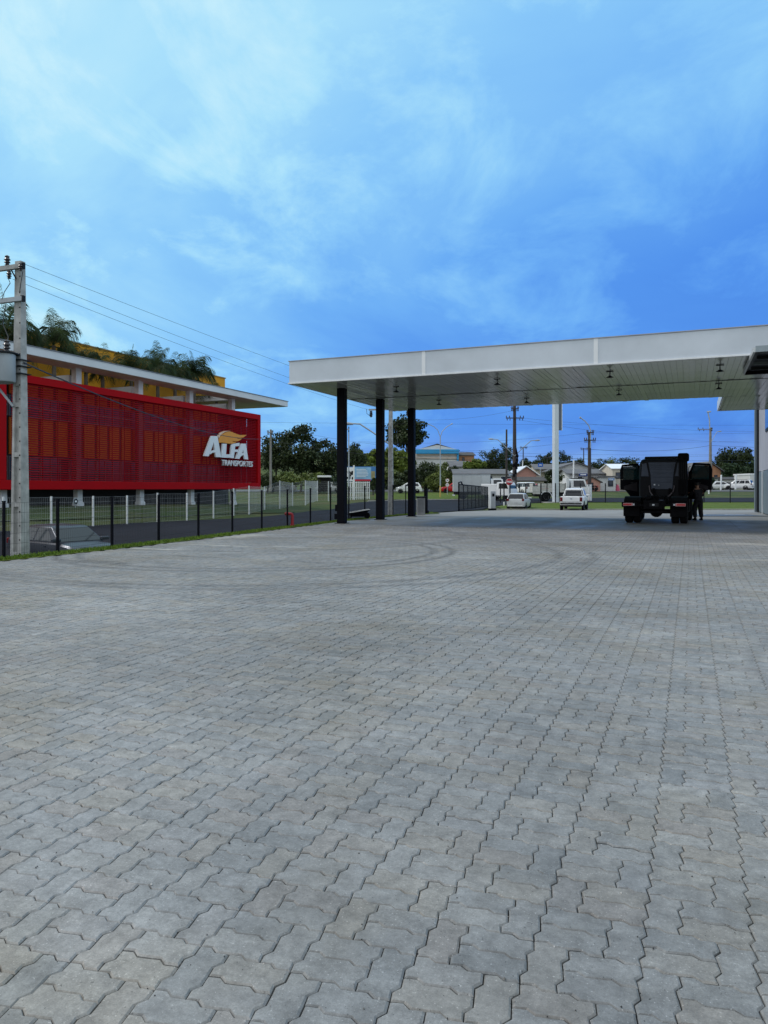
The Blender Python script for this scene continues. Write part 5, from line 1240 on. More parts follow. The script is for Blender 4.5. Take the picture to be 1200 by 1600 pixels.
# far woods closing the skyline as one mass
far = []
for px in range(690, 1010, 13):
    far.append((px, 725 + 3 * math.sin(px * .09) + random.uniform(-3, 3)))
P_ = []
rngw = np.random.default_rng(5); Vw, tw = [], []
for px, yt in far:
    d = 205 + random.uniform(-8, 8); x, y = at(px, d); zt = zz(yt, d); z0 = T(x, y); N_ = 420
    p = rngw.normal(size=(N_, 3)); p /= np.linalg.norm(p, axis=1)[:, None]; p *= rngw.random(N_)[:, None] ** .35
    Pq = np.array([x, y, (zt + z0) / 2]) + p * np.array([2.6, 2.6, (zt - z0) / 2]); a = rngw.normal(size=(N_, 3)); a /= np.linalg.norm(a, axis=1)[:, None]; c = np.cross(a, rngw.normal(size=(N_, 3))); c /= np.linalg.norm(c, axis=1)[:, None]
    Vw.append(np.stack([Pq - a * .4, Pq + c * .4, Pq + a * .4, Pq - c * .4], 1).reshape(-1, 3)); tw.append(np.repeat(np.clip(rngw.normal(.4, .2, N_), 0, 1), 4))
me = bpy.data.meshes.new('distant_woods'); Vw = np.vstack(Vw); me.from_pydata(Vw.tolist(), [], np.arange(len(Vw)).reshape(-1, 4).tolist()); me.materials.append(LM[0])
a_ = me.attributes.new('tone', 'FLOAT', 'POINT'); a_.data.foreach_set('value', np.concatenate(tw).astype(np.float32)); tag(link('distant_woods', me), 'dark woods far behind the houses', 'woods', kind='stuff')
tree('open_tree', 'large open-crowned tree right of the tall pole above the bamboo hedge', 1147, 178, 694, 33, 0, GT, ybot=745, n=4200, clumps=58, leaf=.42, shell=.25)
tree('open_tree', 'low spreading tree behind the brick gable house', 1124, 172, 717, 13, 0, GT, ybot=742, n=1500)
for px, yt, hw, lab in ((1136, 723, 12, 'feathery bamboo clump right of the brick gable'), (1153, 719, 14, 'feathery bamboo clump in the middle above the white off-road car'), (1172, 717, 13, 'feathery bamboo clump beside the station wall')):
    tree('bamboo', lab, px, 150, yt, hw, 3, 'bamboo screen on the bank', ybot=756, n=3000, leaf=.42, droop=.12, trunk=False, clumps=30, shell=.2)
tree('garden_bush', 'dark green bush left of the totem column below the roofs', 864, 118, 733, 17, 0, GT, ybot=760, n=1900, trunk=False); tree('garden_bush', 'small dark bush by the motorcycles on the bank', 930, 118, 757, 9, 0, GT, ybot=770, n=500, trunk=False)

# ---------------------------------------------------------------- houses
def hmat(n, c, v=.12, r=.85): return mat(n, c, r, var=v, scale=.6)
M_ROOFG, M_ROOFD, M_WALLW, M_PINK, M_BRICK, M_CREAM = hmat('grey_roof_sheet', (.13, .13, .14), .25), hmat('dark_roof_tile', (.07, .065, .065), .3), hmat('white_house_wall', (.62, .63, .63)), hmat('pink_house_wall', (.50, .27, .22)), hmat('brick_wall', (.40, .20, .11), .3), hmat('cream_wall', (.55, .50, .42))
M_BLUEW, M_BEIGE = hmat('blue_band', (.045, .34, .66)), hmat('beige_band', (.60, .52, .46))
def W3(px, py, d): x, y = at(px, d); return Vector((x, y, zz(py, d)))
FWD = Vector((-ST, CT, 0)); RGT = Vector((CT, ST, 0))
def house(name, lab, p0, p1, ye, yw, d, depth, wall, roof, kind='ridge', yr=None, over=.5, wins=(), cat='house', tilt=0.0):
    """front from survey column p0 to p1 at distance d; ye eaves row, yw ground row, yr ridge row. kind: ridge parallel to the front, gable facing us, or flat"""
    x0, y0 = at((p0 + p1) / 2, d); z0 = T(x0, y0) if yw is None else zz(yw, d); t = thing(name, lab, cat, (x0, y0, z0), TH + tilt)
    w = (p1 - p0) / F * d / 2; he = zz(ye, d) - z0; hr = (zz(yr, d) - z0) if yr else he + .8
    MB().bb(-w, w, 0, depth, -1.5, he).build('wall', wall, t)
    b = MB()
    if kind == 'ridge':
        for s in (0, 1):
            ya, yb = (-over, depth / 2) if s == 0 else (depth + over, depth / 2)
            b.prism([(-w - over, ya, he), (w + over, ya, he), (w + over * .6, yb, hr), (-w - over * .6, yb, hr)], (0, 0, .12))
        for sx in (-1, 1): MB().prism([(sx * (w - .01), 0.02, he), (sx * (w - .01), depth - .02, he), (sx * (w - .01), depth / 2, hr)], (-sx * .1, 0, 0)).build('gable_wall', wall, t)
    elif kind == 'gable':
        for sx in (-1, 1): b.prism([(sx * (w + over), -over, he - .25), (0, -over, hr), (0, depth + over, hr), (sx * (w + over), depth + over, he - .25)], (0, 0, .14))
        MB().prism([(-w, -.003, he), (w, -.003, he), (0, -.003, hr - .05)], (0, .1, 0)).build('gable_wall', wall, t)
    else: b.bb(-w - over, w + over, -over, depth + over, he, he + .25)
    b.build('roof', roof, t)
    for k, (a, c, ya, yb) in enumerate(wins):
        xa, xb = (a - (p0 + p1) / 2) / F * d, (c - (p0 + p1) / 2) / F * d; za, zb = zz(yb, d) - z0, zz(ya, d) - z0
        f = MB(); f.bb(xa, xb, -.06, -.002, za, za + .07); f.bb(xa, xb, -.06, -.002, zb - .07, zb); f.bb(xa, xa + .07, -.06, -.002, za + .071, zb - .071); f.bb(xb - .07, xb, -.06, -.002, za + .071, zb - .071)
        if xb - xa > .9: f.bb((xa + xb) / 2 - .03, (xa + xb) / 2 + .03, -.06, -.002, za + .071, zb - .071)
        wd = f.build('window', M_TRIM if k % 2 else M_DKMET, t); MB().bb(xa + .05, xb - .05, -.03, -.004, za + .05, zb - .05).build('pane', M_GLASSD, wd)
    return t
hb = house('blue_banded_house', 'white gabled building with a broad blue band on the hill', 650, 716, 703, 726, 150, 14, M_WALLW, M_ROOFD, 'gable', 694.3, .3, ())
z0 = hb.location.z; wv_ = 66 / F * 150 / 2
MB().bb(-wv_ - .05, wv_ + .05, -.9, -.05, zz(709, 150) - z0, zz(702.5, 150) - z0).build('blue_band', M_BLUEW, hb); MB().bb(-wv_, wv_, -.3, -.06, zz(712, 150) - z0, zz(709.3, 150) - z0).build('beige_band', M_BEIGE, hb); MB().bb(-wv_, wv_, -.25, -.06, zz(717, 150) - z0, zz(714, 150) - z0).build('beige_band', M_BEIGE, hb)
MB().bb(wv_ - .3, wv_ + .06, -.5, -.06, zz(720, 150) - z0, zz(709.2, 150) - z0).build('blue_edge', M_BLUEW, hb); MB().prism([(-wv_ * .97, -.4, zz(702.4, 150) - z0), (wv_ * .97, -.4, zz(702.4, 150) - z0), (wv_ * .5, -.4, zz(699, 150) - z0), (0, -.4, zz(695.4, 150) - z0), (-wv_ * .5, -.4, zz(699, 150) - z0)], (0, .15, 0)).build('white_gable', M_WALLW, hb)
house('brick_outbuilding', 'unplastered brick house right of the blue-banded building', 717, 741, 712, 724, 152, 8, M_BRICK, M_ROOFD, 'ridge', 706, .3, ((722, 726, 714.5, 720),))
house('grey_roofed_house', 'house with plain grey sheet roof behind the yellow-green tree', 703, 735, 730, 742, 134, 8, M_WALLW, M_ROOFG, 'ridge', 720, .4, ())
house('long_white_house', 'long white house with low grey roof behind the box truck', 713, 795, 741.5, 768, 112, 9, M_WALLW, M_ROOFG, 'ridge', 733, .6, ((752, 769, 744, 757), (782, 799, 744, 757), (722, 732, 745, 755)))
house('pink_gabled_house', 'pink house with white-edged gable right of the tall utility pole', 806, 838, 741, 768, 112, 8, M_PINK, M_TRIM, 'gable', 729, .5, ((812, 820, 745, 754),))
house('lean_to_shed', 'low dark-roofed shed in front of the pink gabled house', 808, 850, 752, 768, 108, 3, M_CREAM, M_ROOFD, 'ridge', 746, .4, ())
house('wide_roof_house', 'house with wide shallow grey gable behind the totem column', 862, 935, 735, 760, 132, 10, M_WALLW, M_ROOFG, 'gable', 723, .8, ((905, 915, 738, 744),))
house('grey_roof_house', 'grey tiled long roof left of the totem column', 838, 872, 734, 756, 138, 8, M_CREAM, M_ROOFG, 'ridge', 725, .5, ())
house('hip_roof_house', 'pale house with grey roof right of the wooden pole', 890, 952, 741, 762, 122, 8, M_WALLW, M_ROOFG, 'ridge', 733, .7, ((925, 934, 744, 752), (902, 910, 744, 752)))
house('salmon_house', 'small salmon gabled front beside the motorcycles', 911, 938, 752, 768, 114, 4, M_PINK, M_ROOFD, 'gable', 746, .3, ((920, 927, 754, 761),))
house('white_shop', 'small white-walled shop with blue awning under the grey roof', 936, 962, 746, 766, 116, 5, M_WALLW, M_ROOFG, 'flat', None, .3, ((950, 958, 751, 760),))
house('bright_roof_shed', 'shed with bright white sheet roof left of the black truck', 957, 990, 733, 766, 118, 6, M_CREAM, M_TRIM, 'ridge', 725, .3, ((962, 970, 738, 748),))
house('white_garage', 'white block garage on the bank beside the station wall', 1172, 1200, 742, 767, 130, 6, M_WALLW, M_TRIM, 'flat', None, .1, ((1176, 1182, 753, 764),))
house('brick_gable_house', 'orange brick gable house behind the tall pole at right', 1090, 1126, 735, 760, 140, 9, M_BRICK, M_ROOFG, 'gable', 722, .5, ((1116, 1121, 742, 749),))
house('white_bungalow', 'low white bungalow with flat roof left of the tall pole at right', 1098, 1122, 748, 767, 134, 6, M_WALLW, M_ROOFD, 'flat', None, .5, ((1112, 1119, 752, 759),))
house('long_white_shed', 'long low white shed behind the cars on the grass bank', 1124, 1176, 750, 767, 136, 5, M_WALLW, M_ROOFD, 'ridge', 746, .3, ((1134, 1144, 754, 762),))
for px, yt, yb, lab in ((1126, 742, 764, 'white leaning post on the bank left of the off-road car'), (1149, 741, 760, 'white gate post behind the off-road car'), (895.5, 719, 757, 'plain white post between the totem column and the wooden pole'), (816, 719, 729, 'thin white mast over the pink gable')):
    d = 121 if px != 816 else 114; p = W3(px, yb, d); o = thing('post', lab, 'post', p); MB().tube([(0, 0, -.5), (.1, 0, (yb - yt) / F * d)], .12 if px != 816 else .06, 6).build('shaft', M_TRIM, o)
# billboard with a spotted cow panel
d = 103; P = W3(565, 752, d)
bbd = thing('billboard', 'blue roadside billboard with a black and white spotted end and red strip', 'billboard', (P.x, P.y, T(P.x, P.y)), TH - .1)
z0 = bbd.location.z; s_ = d / F; zb, zt = zz(752, d) - z0, zz(729, d) - z0
def bx(px): return (px - 565) * s_
MB().bb(bx(541), bx(589), 0, .12, zb, zt).build('panel', hmat('billboard_blue', (.05, .20, .50), .1, .5), bbd)
MB().bb(bx(553), bx(580), -.02, -.001, zb + .30, zt - .1).build('sky_print', hmat('billboard_sky', (.25, .48, .72), .35, .5), bbd)
MB().bb(bx(541), bx(552.5), -.02, -.001, zb + .05, zt - .1).build('cow_print', M_SIGN, bbd)
b = MB(); rnd = random.Random(2)
for i in range(9):
    cx, cz = bx(rnd.uniform(542.5, 551)), rnd.uniform(zb + .2, zt - .7); b.prism([(cx + rnd.uniform(.1, .24) * math.cos(a), -.022, cz + rnd.uniform(.1, .3) * math.sin(a)) for a in [2 * math.pi * k / 8 for k in range(8)]], (0, -.008, 0))
b.build('cow_patch', M_BLACK, bbd); MB().bb(bx(553), bx(579), -.025, -.003, zb + .02, zb + .27).build('red_strip', mat('red_strip', (.5, .02, .04), .5), bbd)
b = MB()
for i in range(6): b.bb(bx(557), bx(rnd.uniform(570, 577)), -.028, -.021, zt - .45 - i * .2, zt - .38 - i * .2)
b.build('print_line', M_SIGN, bbd); MB().bb(bx(580), bx(586), -.024, -.002, zb + .35, zt - .65).build('photo_patch', hmat('photo_patch', (.40, .36, .18), .5), bbd)
for px in (546, 575, 586): MB().bb(bx(px) - .07, bx(px) + .07, .13, .27, 0, zt - .3).build('leg', M_DKMET, bbd)
tree('shrub', 'small conical conifer in front of the billboard', 583, 100, 744, 4.5, 0, None, ybot=770, n=500, leaf=.22, trunk=False)
# bus shelter
d = 104; P = W3(507, 746, d); sh = thing('bus_shelter', 'small shelter with flat white roof behind the white hatchback', 'shelter', (P.x, P.y, T(P.x, P.y)), TH); h = P.z - sh.location.z
MB().bb(-.95, .95, -.7, .7, h, h + .26).build('roof', M_TRIM, sh, bevel=.03); MB().bb(-.85, .85, .5, .58, .3, h).build('back_panel', M_DKMET, sh)
for sx in (-1, 1): MB().bb(sx * .8 - .05, sx * .8 + .05, -.55, -.45, 0, h).build('leg', M_DKMET, sh)

# ---------------------------------------------------------------- street furniture far off
M_WOOD = mat('pole_wood', (.055, .045, .045), .9, var=.3, scale=5)
M_PCON2 = mat('weathered_pole', (.24, .23, .22), .9, var=.25, scale=2)
def far_pole(lab, px, yb, yt, r0, r1, m, arms=(), d=None, base=None):
    """arms: rows with half-width in survey units"""
    if d is None: x, y, z, d = hit(px, yb)
    else: x, y = at(px, d); z = zz(yb, d)
    t = thing('utility_pole', lab, 'utility pole', (x, y, z), TH); H = zz(yt, d) - z
    MB().tube([(0, 0, -.5), (0, 0, H)], [r0, r1], 8).build('shaft', m, t, smooth=True)
    for ya, l_, r_ in arms:
        h = zz(ya, d) - z; MB().bb(-l_ * d / F, r_ * d / F, -r1 - .12, -r1, h - .06, h + .06).build('crossarm', m, t)
        for q in (-.95, -.6, .6, .95):
            w_ = q * (l_ if q < 0 else r_) * d / F; insul(t, w_, -r1 - .06, h + .05, .95); insul(t, w_ * .9, -r1 - .06, h - .08, .85, -1)
    if base: MB().tube([(0, 0, -.2), (0, 0, (yb - base) * d / F)], r0 + .015, 8).build('painted_base', M_TRIM, t)
    return t, d
tp, dtp = far_pole('tall dark utility pole with two crossarms behind the stop sign', 804, 772, 630, .30, .17, M_WOOD, ((639, 6, 6), (653.5, 14, 14)), d=88)
x, y = at(804, 88); z = zz(772, 88); 
o = thing('pole_guard', 'pale concrete guard block at the foot of the tall dark utility pole', 'post', (*at(801.5, 86.5), zz(778, 86.5)), TH); MB().bb(-.25, .25, -.15, .15, -.4, zz(751, 86.5) - zz(778, 86.5)).build('block', M_PCON2, o)
b = MB()
for i in range(9): b.lathe([(.1, 0), (.16, .1), (.12, .35)], (random.uniform(-.25, .3), -.25, zz(735, 88) - z + random.uniform(-1, 1.6)), 'z', 6)
for i in range(5): b.tube([(.1, -.25, zz(712, 88) - z + i * .3), (.35, -.3, zz(722, 88) - z + i * .2), (.05, -.25, zz(738, 88) - z)], .04, 4)
b.build('cable_box', M_BLACK, tp)
for lab, hx_, hy_ in (('left street lamp arm on the tall dark utility pole', 771, 686), ('right street lamp arm on the tall dark utility pole', 836, 688)):
    arm_lamp('street_lamp', lab, (*at(804, 87.8), zz(712.5, 87.8)), (*at(hx_, 87.5), zz(hy_, 87.5)))
far_pole('slim wooden pole left of the tall dark utility pole', 791.5, 772, 671, .15, .11, M_WOOD, (), d=93)
wp, dwp = far_pole('wooden pole with pale painted foot right of the white pickup', 921, 783, 675, .24, .16, M_WOOD, ((676, 5, 6), (688, 9, 9)), d=84, base=757)
t = thing('street_lamp', 'curved street light on top of the wooden pole by the pickup', 'street lamp', (*at(922.5, 83.8), zz(700, 83.8)))
h = [W3(q, r_, 83.8) - Vector(t.location) for q, r_ in ((922.5, 700), (922.5, 672), (920, 665), (914, 658), (908, 653.5))]
MB().tube(h, .06, 6).build('arm', M_TRAFO, t); MB().tube([h[-1], h[-1] + (h[-1] - h[-2]) * .35], [.1, .12], 6).build('lamp_head', M_TRAFO, t)
rp_, drp = far_pole('tall grey pole with one-sided crossarm and lamp at the right', 1110, 767, 668, .30, .17, M_PCON2, ((671, 21, 2),), d=118)
t = thing('street_lamp', 'short straight lamp mast on top of the tall grey pole at right', 'street lamp', (*at(1109, 117.6), zz(668, 117.6))); h = [W3(q, r_, 117.6) - Vector(t.location) for q, r_ in ((1109, 669), (1108.5, 655), (1106.5, 646), (1106, 643.5))]
MB().tube(h, .09, 6).build('mast', M_TRAFO, t); MB().tube([h[-1] + Vector((-.15, 0, 0)), h[-1] + Vector((.15, 0, 0)), h[-1] + Vector((.45, .1, .02))], .11, 6).build('lamp_head', M_TRAFO, t)
arm_lamp('street_lamp', 'pale slanting lamp arm right of the tall grey pole', (*at(1111, 117.5), zz(691, 117.5)), (*at(1123, 117.5), zz(674, 117.5)))
tb = thing('marker_post', 'white marker post on the bank in front of the tall grey pole', 'post', (*at(1107.5, 104), zz(776.5, 104))); MB().tube([(0, 0, -.4), (0, 0, 20 * 104 / F)], .09, 6).build('shaft', M_TRIM, tb)
far_pole('grey utility pole behind the roadside cars right of the red screen', 423, 762, 671, .17, .12, M_PCON2, ((676, 5, 4),), d=96)
lp, dlp = far_pole('thin lamp pole in front of the billboard', 545, 784, 668, .09, .06, M_TRAFO, ((671, 14, 0),), d=78)
far_pole('utility pole showing at the edge of the station wall', 1188, 768, 655, .2, .15, M_WOOD, ((655, 8, 3), (669, 9, 3), (676, 8, 3)), d=140)
for px, yt, yb, lab in ((912, 700, 738, 'thin far pole with a short bar left of the wooden pole'), (855, 714, 738, 'thin far pole with bracket left of the totem column'), (817.5, 698, 722, 'thin far pole on the skyline right of the tall utility pole')):
    far_pole(lab, px, yb, yt, .12, .09, M_WOOD, ((yt + 1.5, 5, 6),), d=150)
# double-armed street light
x, y, z, d = hit(688, 777.5); t = thing('double_street_light', 'slim double-armed street light with yellow foot', 'street lamp', (x, y, z))
H = zz(683, d) - z; MB().tube([(0, 0, -.2), (0, 0, H)], [.085, .06], 8).build('shaft', M_TRAFO, t, smooth=True)
MB().tube([(0, 0, 0), (0, 0, 1.5)], .095, 8).build('painted_foot', mat('yellow_paint', (.55, .42, .12), .6), t)
for seq in (((688, 683), (684, 672), (678, 666.5), (671, 663.5)), ((688, 683), (691, 674), (698, 667), (705, 663))):
    h = [W3(q, r_, d) - Vector((x, y, z)) for q, r_ in seq]; MB().tube(h, .045, 6).build('arm', M_TRAFO, t); MB().tube([h[-1], h[-1] + (h[-1] - h[-2]) * .3], [.07, .09], 6).build('lamp_head', M_TRAFO, t)
# totem column
x, y, z, d = hit(868, 785.8); t = thing('totem_column', 'tall square white totem column with grey panel on its upper right side', 'column', (x, y, z), TH + .35)
w = 8.8 / F * d * .86; H = zz(622, d) - z
MB().bb(-w / 2, w / 2, -w / 2, w / 2, .1, H).build('column', M_FASCIA, t, bevel=.03); MB().bb(-1.35, .6, -.7, .7, -.3, .1).build('plinth', M_KERB, t)
zp = zz(672, d) - z; MB().bb(w / 2 + .02, w / 2 + .42, -.12, .12, zp, H).build('side_panel', mat('slate_panel', (.10, .12, .16), .45), t); MB().bb(w / 2 + .43, w / 2 + .50, -.13, .13, zp - .02, H).build('panel_edge', M_TRIM, t)
# stop sign, round signs, blue sign
def sgn(name, lab, px, py, yb, d, build):
    p = W3(px, py, d); zg = zz(yb, d); t = thing(name, lab, 'sign', (p.x, p.y, zg), TH); h = p.z - zg
    MB().tube([(0, .06, -.2), (0, .06, h + .25)], .04, 6).build('pole', M_TRAFO, t); build(t, h, d); return t
def oct_(t, h, d):
    R_ = 5.8 / F * d
    for k, (rr_, m_, y_) in enumerate(((R_, M_TRIM, 0), (R_ * .92, mat('sign_red', (.50, .01, .02), .4), -.012))):
        MB().prism([(rr_ * math.cos(R(22.5 + 45 * i)), y_, h + rr_ * math.sin(R(22.5 + 45 * i))) for i in range(8)], (0, .011, 0)).build('plate' if k == 0 else 'face', m_, t)
    text('lettering', 'PARE', R_ * .75, M_SIGN, t, frame((0, -.016, h), (1, 0, 0), (0, 0, 1)), .003, offset=.01, width=R_ * 1.45)
sgn('stop_sign', 'red octagonal PARE stop sign on a post behind the gate', 795.8, 753, 785, 80, oct_)
def rounds(t, h, d):
    R_ = 3.0 / F * d
    for k, hz_ in enumerate((h, h - 7.2 / F * d)):
        MB().lathe([(R_, 0), (R_, .02)], (0, 0, hz_), 'y', 20).build('disc', M_SIGN, t)
        MB().lathe([(R_ * .97, -.003), (R_ * .97, -.001)], (0, 0, hz_), 'y', 20).lathe([(R_ * .82, -.006), (R_ * .82, -.004)], (0, 0, hz_), 'y', 20).build('rim', mat('sign_rim', (.5, .06, .06), .4), t)
        MB().lathe([(R_ * .84, -.009), (R_ * .84, -.007)], (0, 0, hz_), 'y', 20).build('face', M_SIGN, t)
        MB().box(0, -.012, hz_, R_ * (.9 if k == 0 else 1.1), .004, R_ * .35, ry=.6 if k == 0 else 0).build('symbol', M_BLACK, t)
sgn('round_sign', 'post with two round white road signs by the highway', 699, 750.5, 772.5, 100, rounds)
def blue(t, h, d): MB().box(0, 0, h, 8 / F * d, .05, 6 / F * d).build('plate', mat('blue_sign', (.01, .10, .45), .4), t, bevel=.02); MB().box(0, -.03, h, 4.5 / F * d, .008, 1.2 / F * d).build('symbol', M_SIGN, t)
sgn('blue_sign', 'small blue street sign on a tall post left of the totem column', 844.5, 726.5, 768, 112, blue)
t = thing('signpost', 'pair of dark thin posts beside the silver hatchback', 'post', W3(787.5, 793, 71)); MB().tube([(0, 0, -.1), (0, 0, 41 / F * 71)], .06, 6).build('shaft', M_DKMET, t); MB().tube([(0, 0, -.1), (0, 0, 9 / F * 71)], .07, 6).build('white_foot', M_TRIM, t)
# teal hut, pale pink kiosk and parked motorcycles on the bank
def bank_box(name, lab, cat, px, y0_, y1_, w_, dep_, m, d, roofm=None):
    p = W3(px, y1_, d); t = thing(name, lab, cat, p, TH); h = (y1_ - y0_) / F * d; w = w_ / F * d
    MB().bb(-w / 2, w / 2, 0, dep_, -.3, h).build('body', m, t, bevel=.05); MB().bb(-w / 2 - .1, w / 2 + .1, -.15, dep_ + .1, h, h + .12).build('roof', roofm or M_TRIM, t); MB().bb(-w * .2, w * .15, -.05, -.002, 0, h * .75).build('door', M_DKMET, t); return t
bank_box('kiosk', 'small teal kiosk right of the flatbed truck\'s cab', 'kiosk', 915.5, 753, 768, 7, 1.5, mat('teal_paint', (.05, .42, .45), .5), 116)
bank_box('stall', 'low green-grey stall on the bank left of the black truck', 'stall', 952, 763, 769, 12, 1.2, mat('grey_green', (.10, .18, .17), .6), 117, M_DKMET)
p = W3(965, 768, 116); t = thing('parasol', 'closed pink and red parasol on the bank beside the black truck', 'parasol', p)
MB().lathe([(.05, 0), (.28, .1), (.34, .5), (.22, .75), (.26, .85), (.10, 1.15), (.02, 1.25)], (0, 0, -.1), 'z', 10).build('canopy', mat('pink_cloth', (.55, .10, .18), .8, var=.5, scale=3), t, smooth=True); MB().tube([(0, 0, -.2), (0, 0, 1.3)], .03).build('pole', M_TRIM, t)
def moto(lab, px, d, yb, m, rz, sc=1.0):
    p = W3(px, yb, d); t = thing('motorcycle', lab, 'motorcycle', p, rz, 'motorcycles on the bank'); t.scale = (sc,) * 3
    for xq in (-.62, .62): b = MB(); b.lathe([(.21, -.05), (.30, -.055), (.32, 0), (.30, .055), (.21, .05)], (xq, 0, .31), 'y', 14); b.build('wheel', M_TYRE, t)
    MB().prism([(-.2, -.12, .75), (.1, -.13, .72), (.32, -.12, .82), (.25, -.1, .98), (-.05, -.1, .92)], (0, .24, 0)).build('tank', m, t, bevel=.03); MB().prism([(-.75, -.1, .86), (-.2, -.11, .74), (-.1, -.1, .86), (-.72, -.08, .96)], (0, .2, 0)).build('seat', M_BLACK, t, bevel=.02)
    MB().bb(-.25, .25, -.12, .12, .28, .66).build('engine', M_DKMET, t); MB().tube([(.62, .07, .31), (.36, .07, .95), (.30, .33, 1.05)], .025).tube([(.62, -.07, .31), (.36, -.07, .95), (.30, -.33, 1.05)], .025).build('fork', M_TRAFO, t); MB().lathe([(.02, 0), (.09, .02), (.09, .1)], (.45, 0, .85), 'x', 10).build('headlight', M_HEAD, t)
moto('dark motorcycle parked left in the pair on the bank', 926, 114, 768.5, M_BLACK, TH + .5); moto('dark motorcycle parked right in the pair on the bank', 933, 114, 768.5, P_RED, TH + .9)

# cars and clutter parked along the bank
for px, yb, d, dr, sp_, pm_c, nm, lab in ((946, 768.6, 118, -1, HATCH, P_GREY, 'bank_hatchback', 'dark hatchback parked on the bank in front of the white shop'), (903, 768.5, 121, 1, SEDAN, P_SILVER, 'bank_sedan', 'silver sedan parked between the flatbed cab and the wooden pole'), (1098, 766.5, 128, -1, SUV, P_SILVER, 'bank_wagon', 'pale wagon behind the open right truck door'), (834, 773, 100, -1, HATCH, P_RED, 'street_hatchback', 'small red hatchback behind the flatbed truck\'s tail boards')):
    x, y = at(px, d); car(nm, lab, 'car', (x, y, zz(yb, d)), head_to(dr, .1), sp_, pm_c, fine=False)
for px, y0_, y1_, w_, d, c, lab in ((911, 739.5, 744, 13, 121, (.02, .05, .22), 'long dark blue shop sign under the grey roofs right of the totem'), (955, 747, 750.5, 9, 115, (.04, .16, .45), 'blue shop sign board on the small white shop'), (1119, 755, 758, 6, 133, (.04, .05, .06), 'dark sign board on the low white bungalow')):
    p = W3(px, y1_, d); t = thing('shop_sign', lab, 'sign', p, TH); w2 = w_ / F * d / 2; h_ = (y1_ - y0_) / F * d
    MB().bb(-w2, w2, -.1, 0, 0, h_).build('panel', mat('sign_%d' % px, c, .5), t); MB().bb(-w2 * .7, w2 * .7, -.115, -.101, h_ * .35, h_ * .65).build('print_band', M_SIGN, t); MB().bb(-w2 - .03, w2 + .03, -.12, .02, h_, h_ + .06).build('rim', M_TRIM, t)
for i, (px, yt, hw, k_) in enumerate(((722, 757, 6, 1), (846, 745, 9, 0), (893, 748, 7, 3), (985, 752, 9, 0), (1110, 742, 6, 3), (760, 741, 6, 1))):
    tree('garden_bush', ('leafy bush at the long white house\'s left corner', 'dark bush under the long grey tiled roof', 'bluish bush at the foot of the plain white post', 'dark bush close to the black truck\'s left door', 'bush against the brick gable wall', 'bush showing above the box truck\'s cargo box')[i], px, 110 if px != 760 else 125, yt, hw, k_, None, ybot=yt + 16, n=700, trunk=False, leaf=.28)
# ---------------------------------------------------------------- near small things
x, y, d = fx_hit(452); yz = zz(826, d)
hy = thing('hydrant_pipe', 'red bent hydrant pipe beside the black mesh fence', 'hydrant', (x + .14, y, .0), TH)
M_HYD = mat('red_hydrant', (.26, .006, .014), .45, var=.1); k = d / F
MB().tube([(0, 0, -.2), (0, 0, .44), (-.02, 0, .49), (-.07, 0, .51), (-.20, 0, .51)], .06, 10).build('pipe', M_HYD, hy, smooth=True); MB().lathe([(.085, 0), (.085, .05)], (-.25, 0, .51), 'x', 10).build('flange', M_HYD, hy); MB().tube([(-.25, 0, .51), (-.30, 0, .51)], .05, 8).build('outlet', M_HYD, hy); MB().lathe([(.09, 0), (.09, .04)], (0, 0, .05), 'z', 10).build('base_flange', M_HYD, hy)
x, y, d = fx_hit(552)
wbw = thing('wheelbarrow', 'black wheelbarrow tray with sky reflection painted on its rim, on the verge behind the first column', 'wheelbarrow', (x + .22, y + .1, .04), TH + .15)
tray = MB(); tray.loft([[(-.38, -.2, .1), (.22, -.2, .1), (.22, .2, .1), (-.38, .2, .1)], [(-.42, -.32, .3), (.52, -.32, .44), (.52, .32, .44), (-.42, .32, .3)]], cap=False); tray.add([(-.38, -.2, .1), (.22, -.2, .1), (.22, .2, .1), (-.38, .2, .1)], [(0, 1, 2, 3)]); tray.build('tray', M_BLACK, wbw)
MB().tube([(-.42, -.33, .3), (.52, -.33, .45), (.52, .33, .45), (-.42, .33, .3), (-.42, -.33, .3)], .012, 6).build('rim', M_TRIM, wbw); MB().lathe([(.0, -.05), (.15, -.05), (.15, .05), (0, .05)], (.42, 0, .15), 'y', 12).build('wheel', M_TYRE, wbw); MB().tube([(-.9, -.28, .34), (-.2, -.2, .12), (.42, -.06, .15)], .018).tube([(-.9, .28, .34), (-.2, .2, .12), (.42, .06, .15)], .018).build('handle', M_BLACK, wbw); MB().tube([(-.35, -.2, .1), (-.4, -.2, -.04)], .02).tube([(-.35, .2, .1), (-.4, .2, -.04)], .02).build('stand', M_BLACK, wbw)  # pale rim: sky reflection along the tray edge painted in as white
# floor grating by the right of the slab
p = hit(1122, 805.5); gr = thing('floor_grate', 'dark rectangular floor grate in the apron right of the truck', 'grate', (p[0], p[1], .0), TH)
MB().bb(-1.6, 2.2, -1.3, 1.3, .008, .016).build('plate', mat('grate_steel', (.10, .11, .12), .5), gr); MB().bb(-1.6, -.2, 1.0, 1.2, .017, .022).bb(.9, 2.0, 1.0, 1.2, .017, .022).build('pale_strip', M_TRIM, gr)

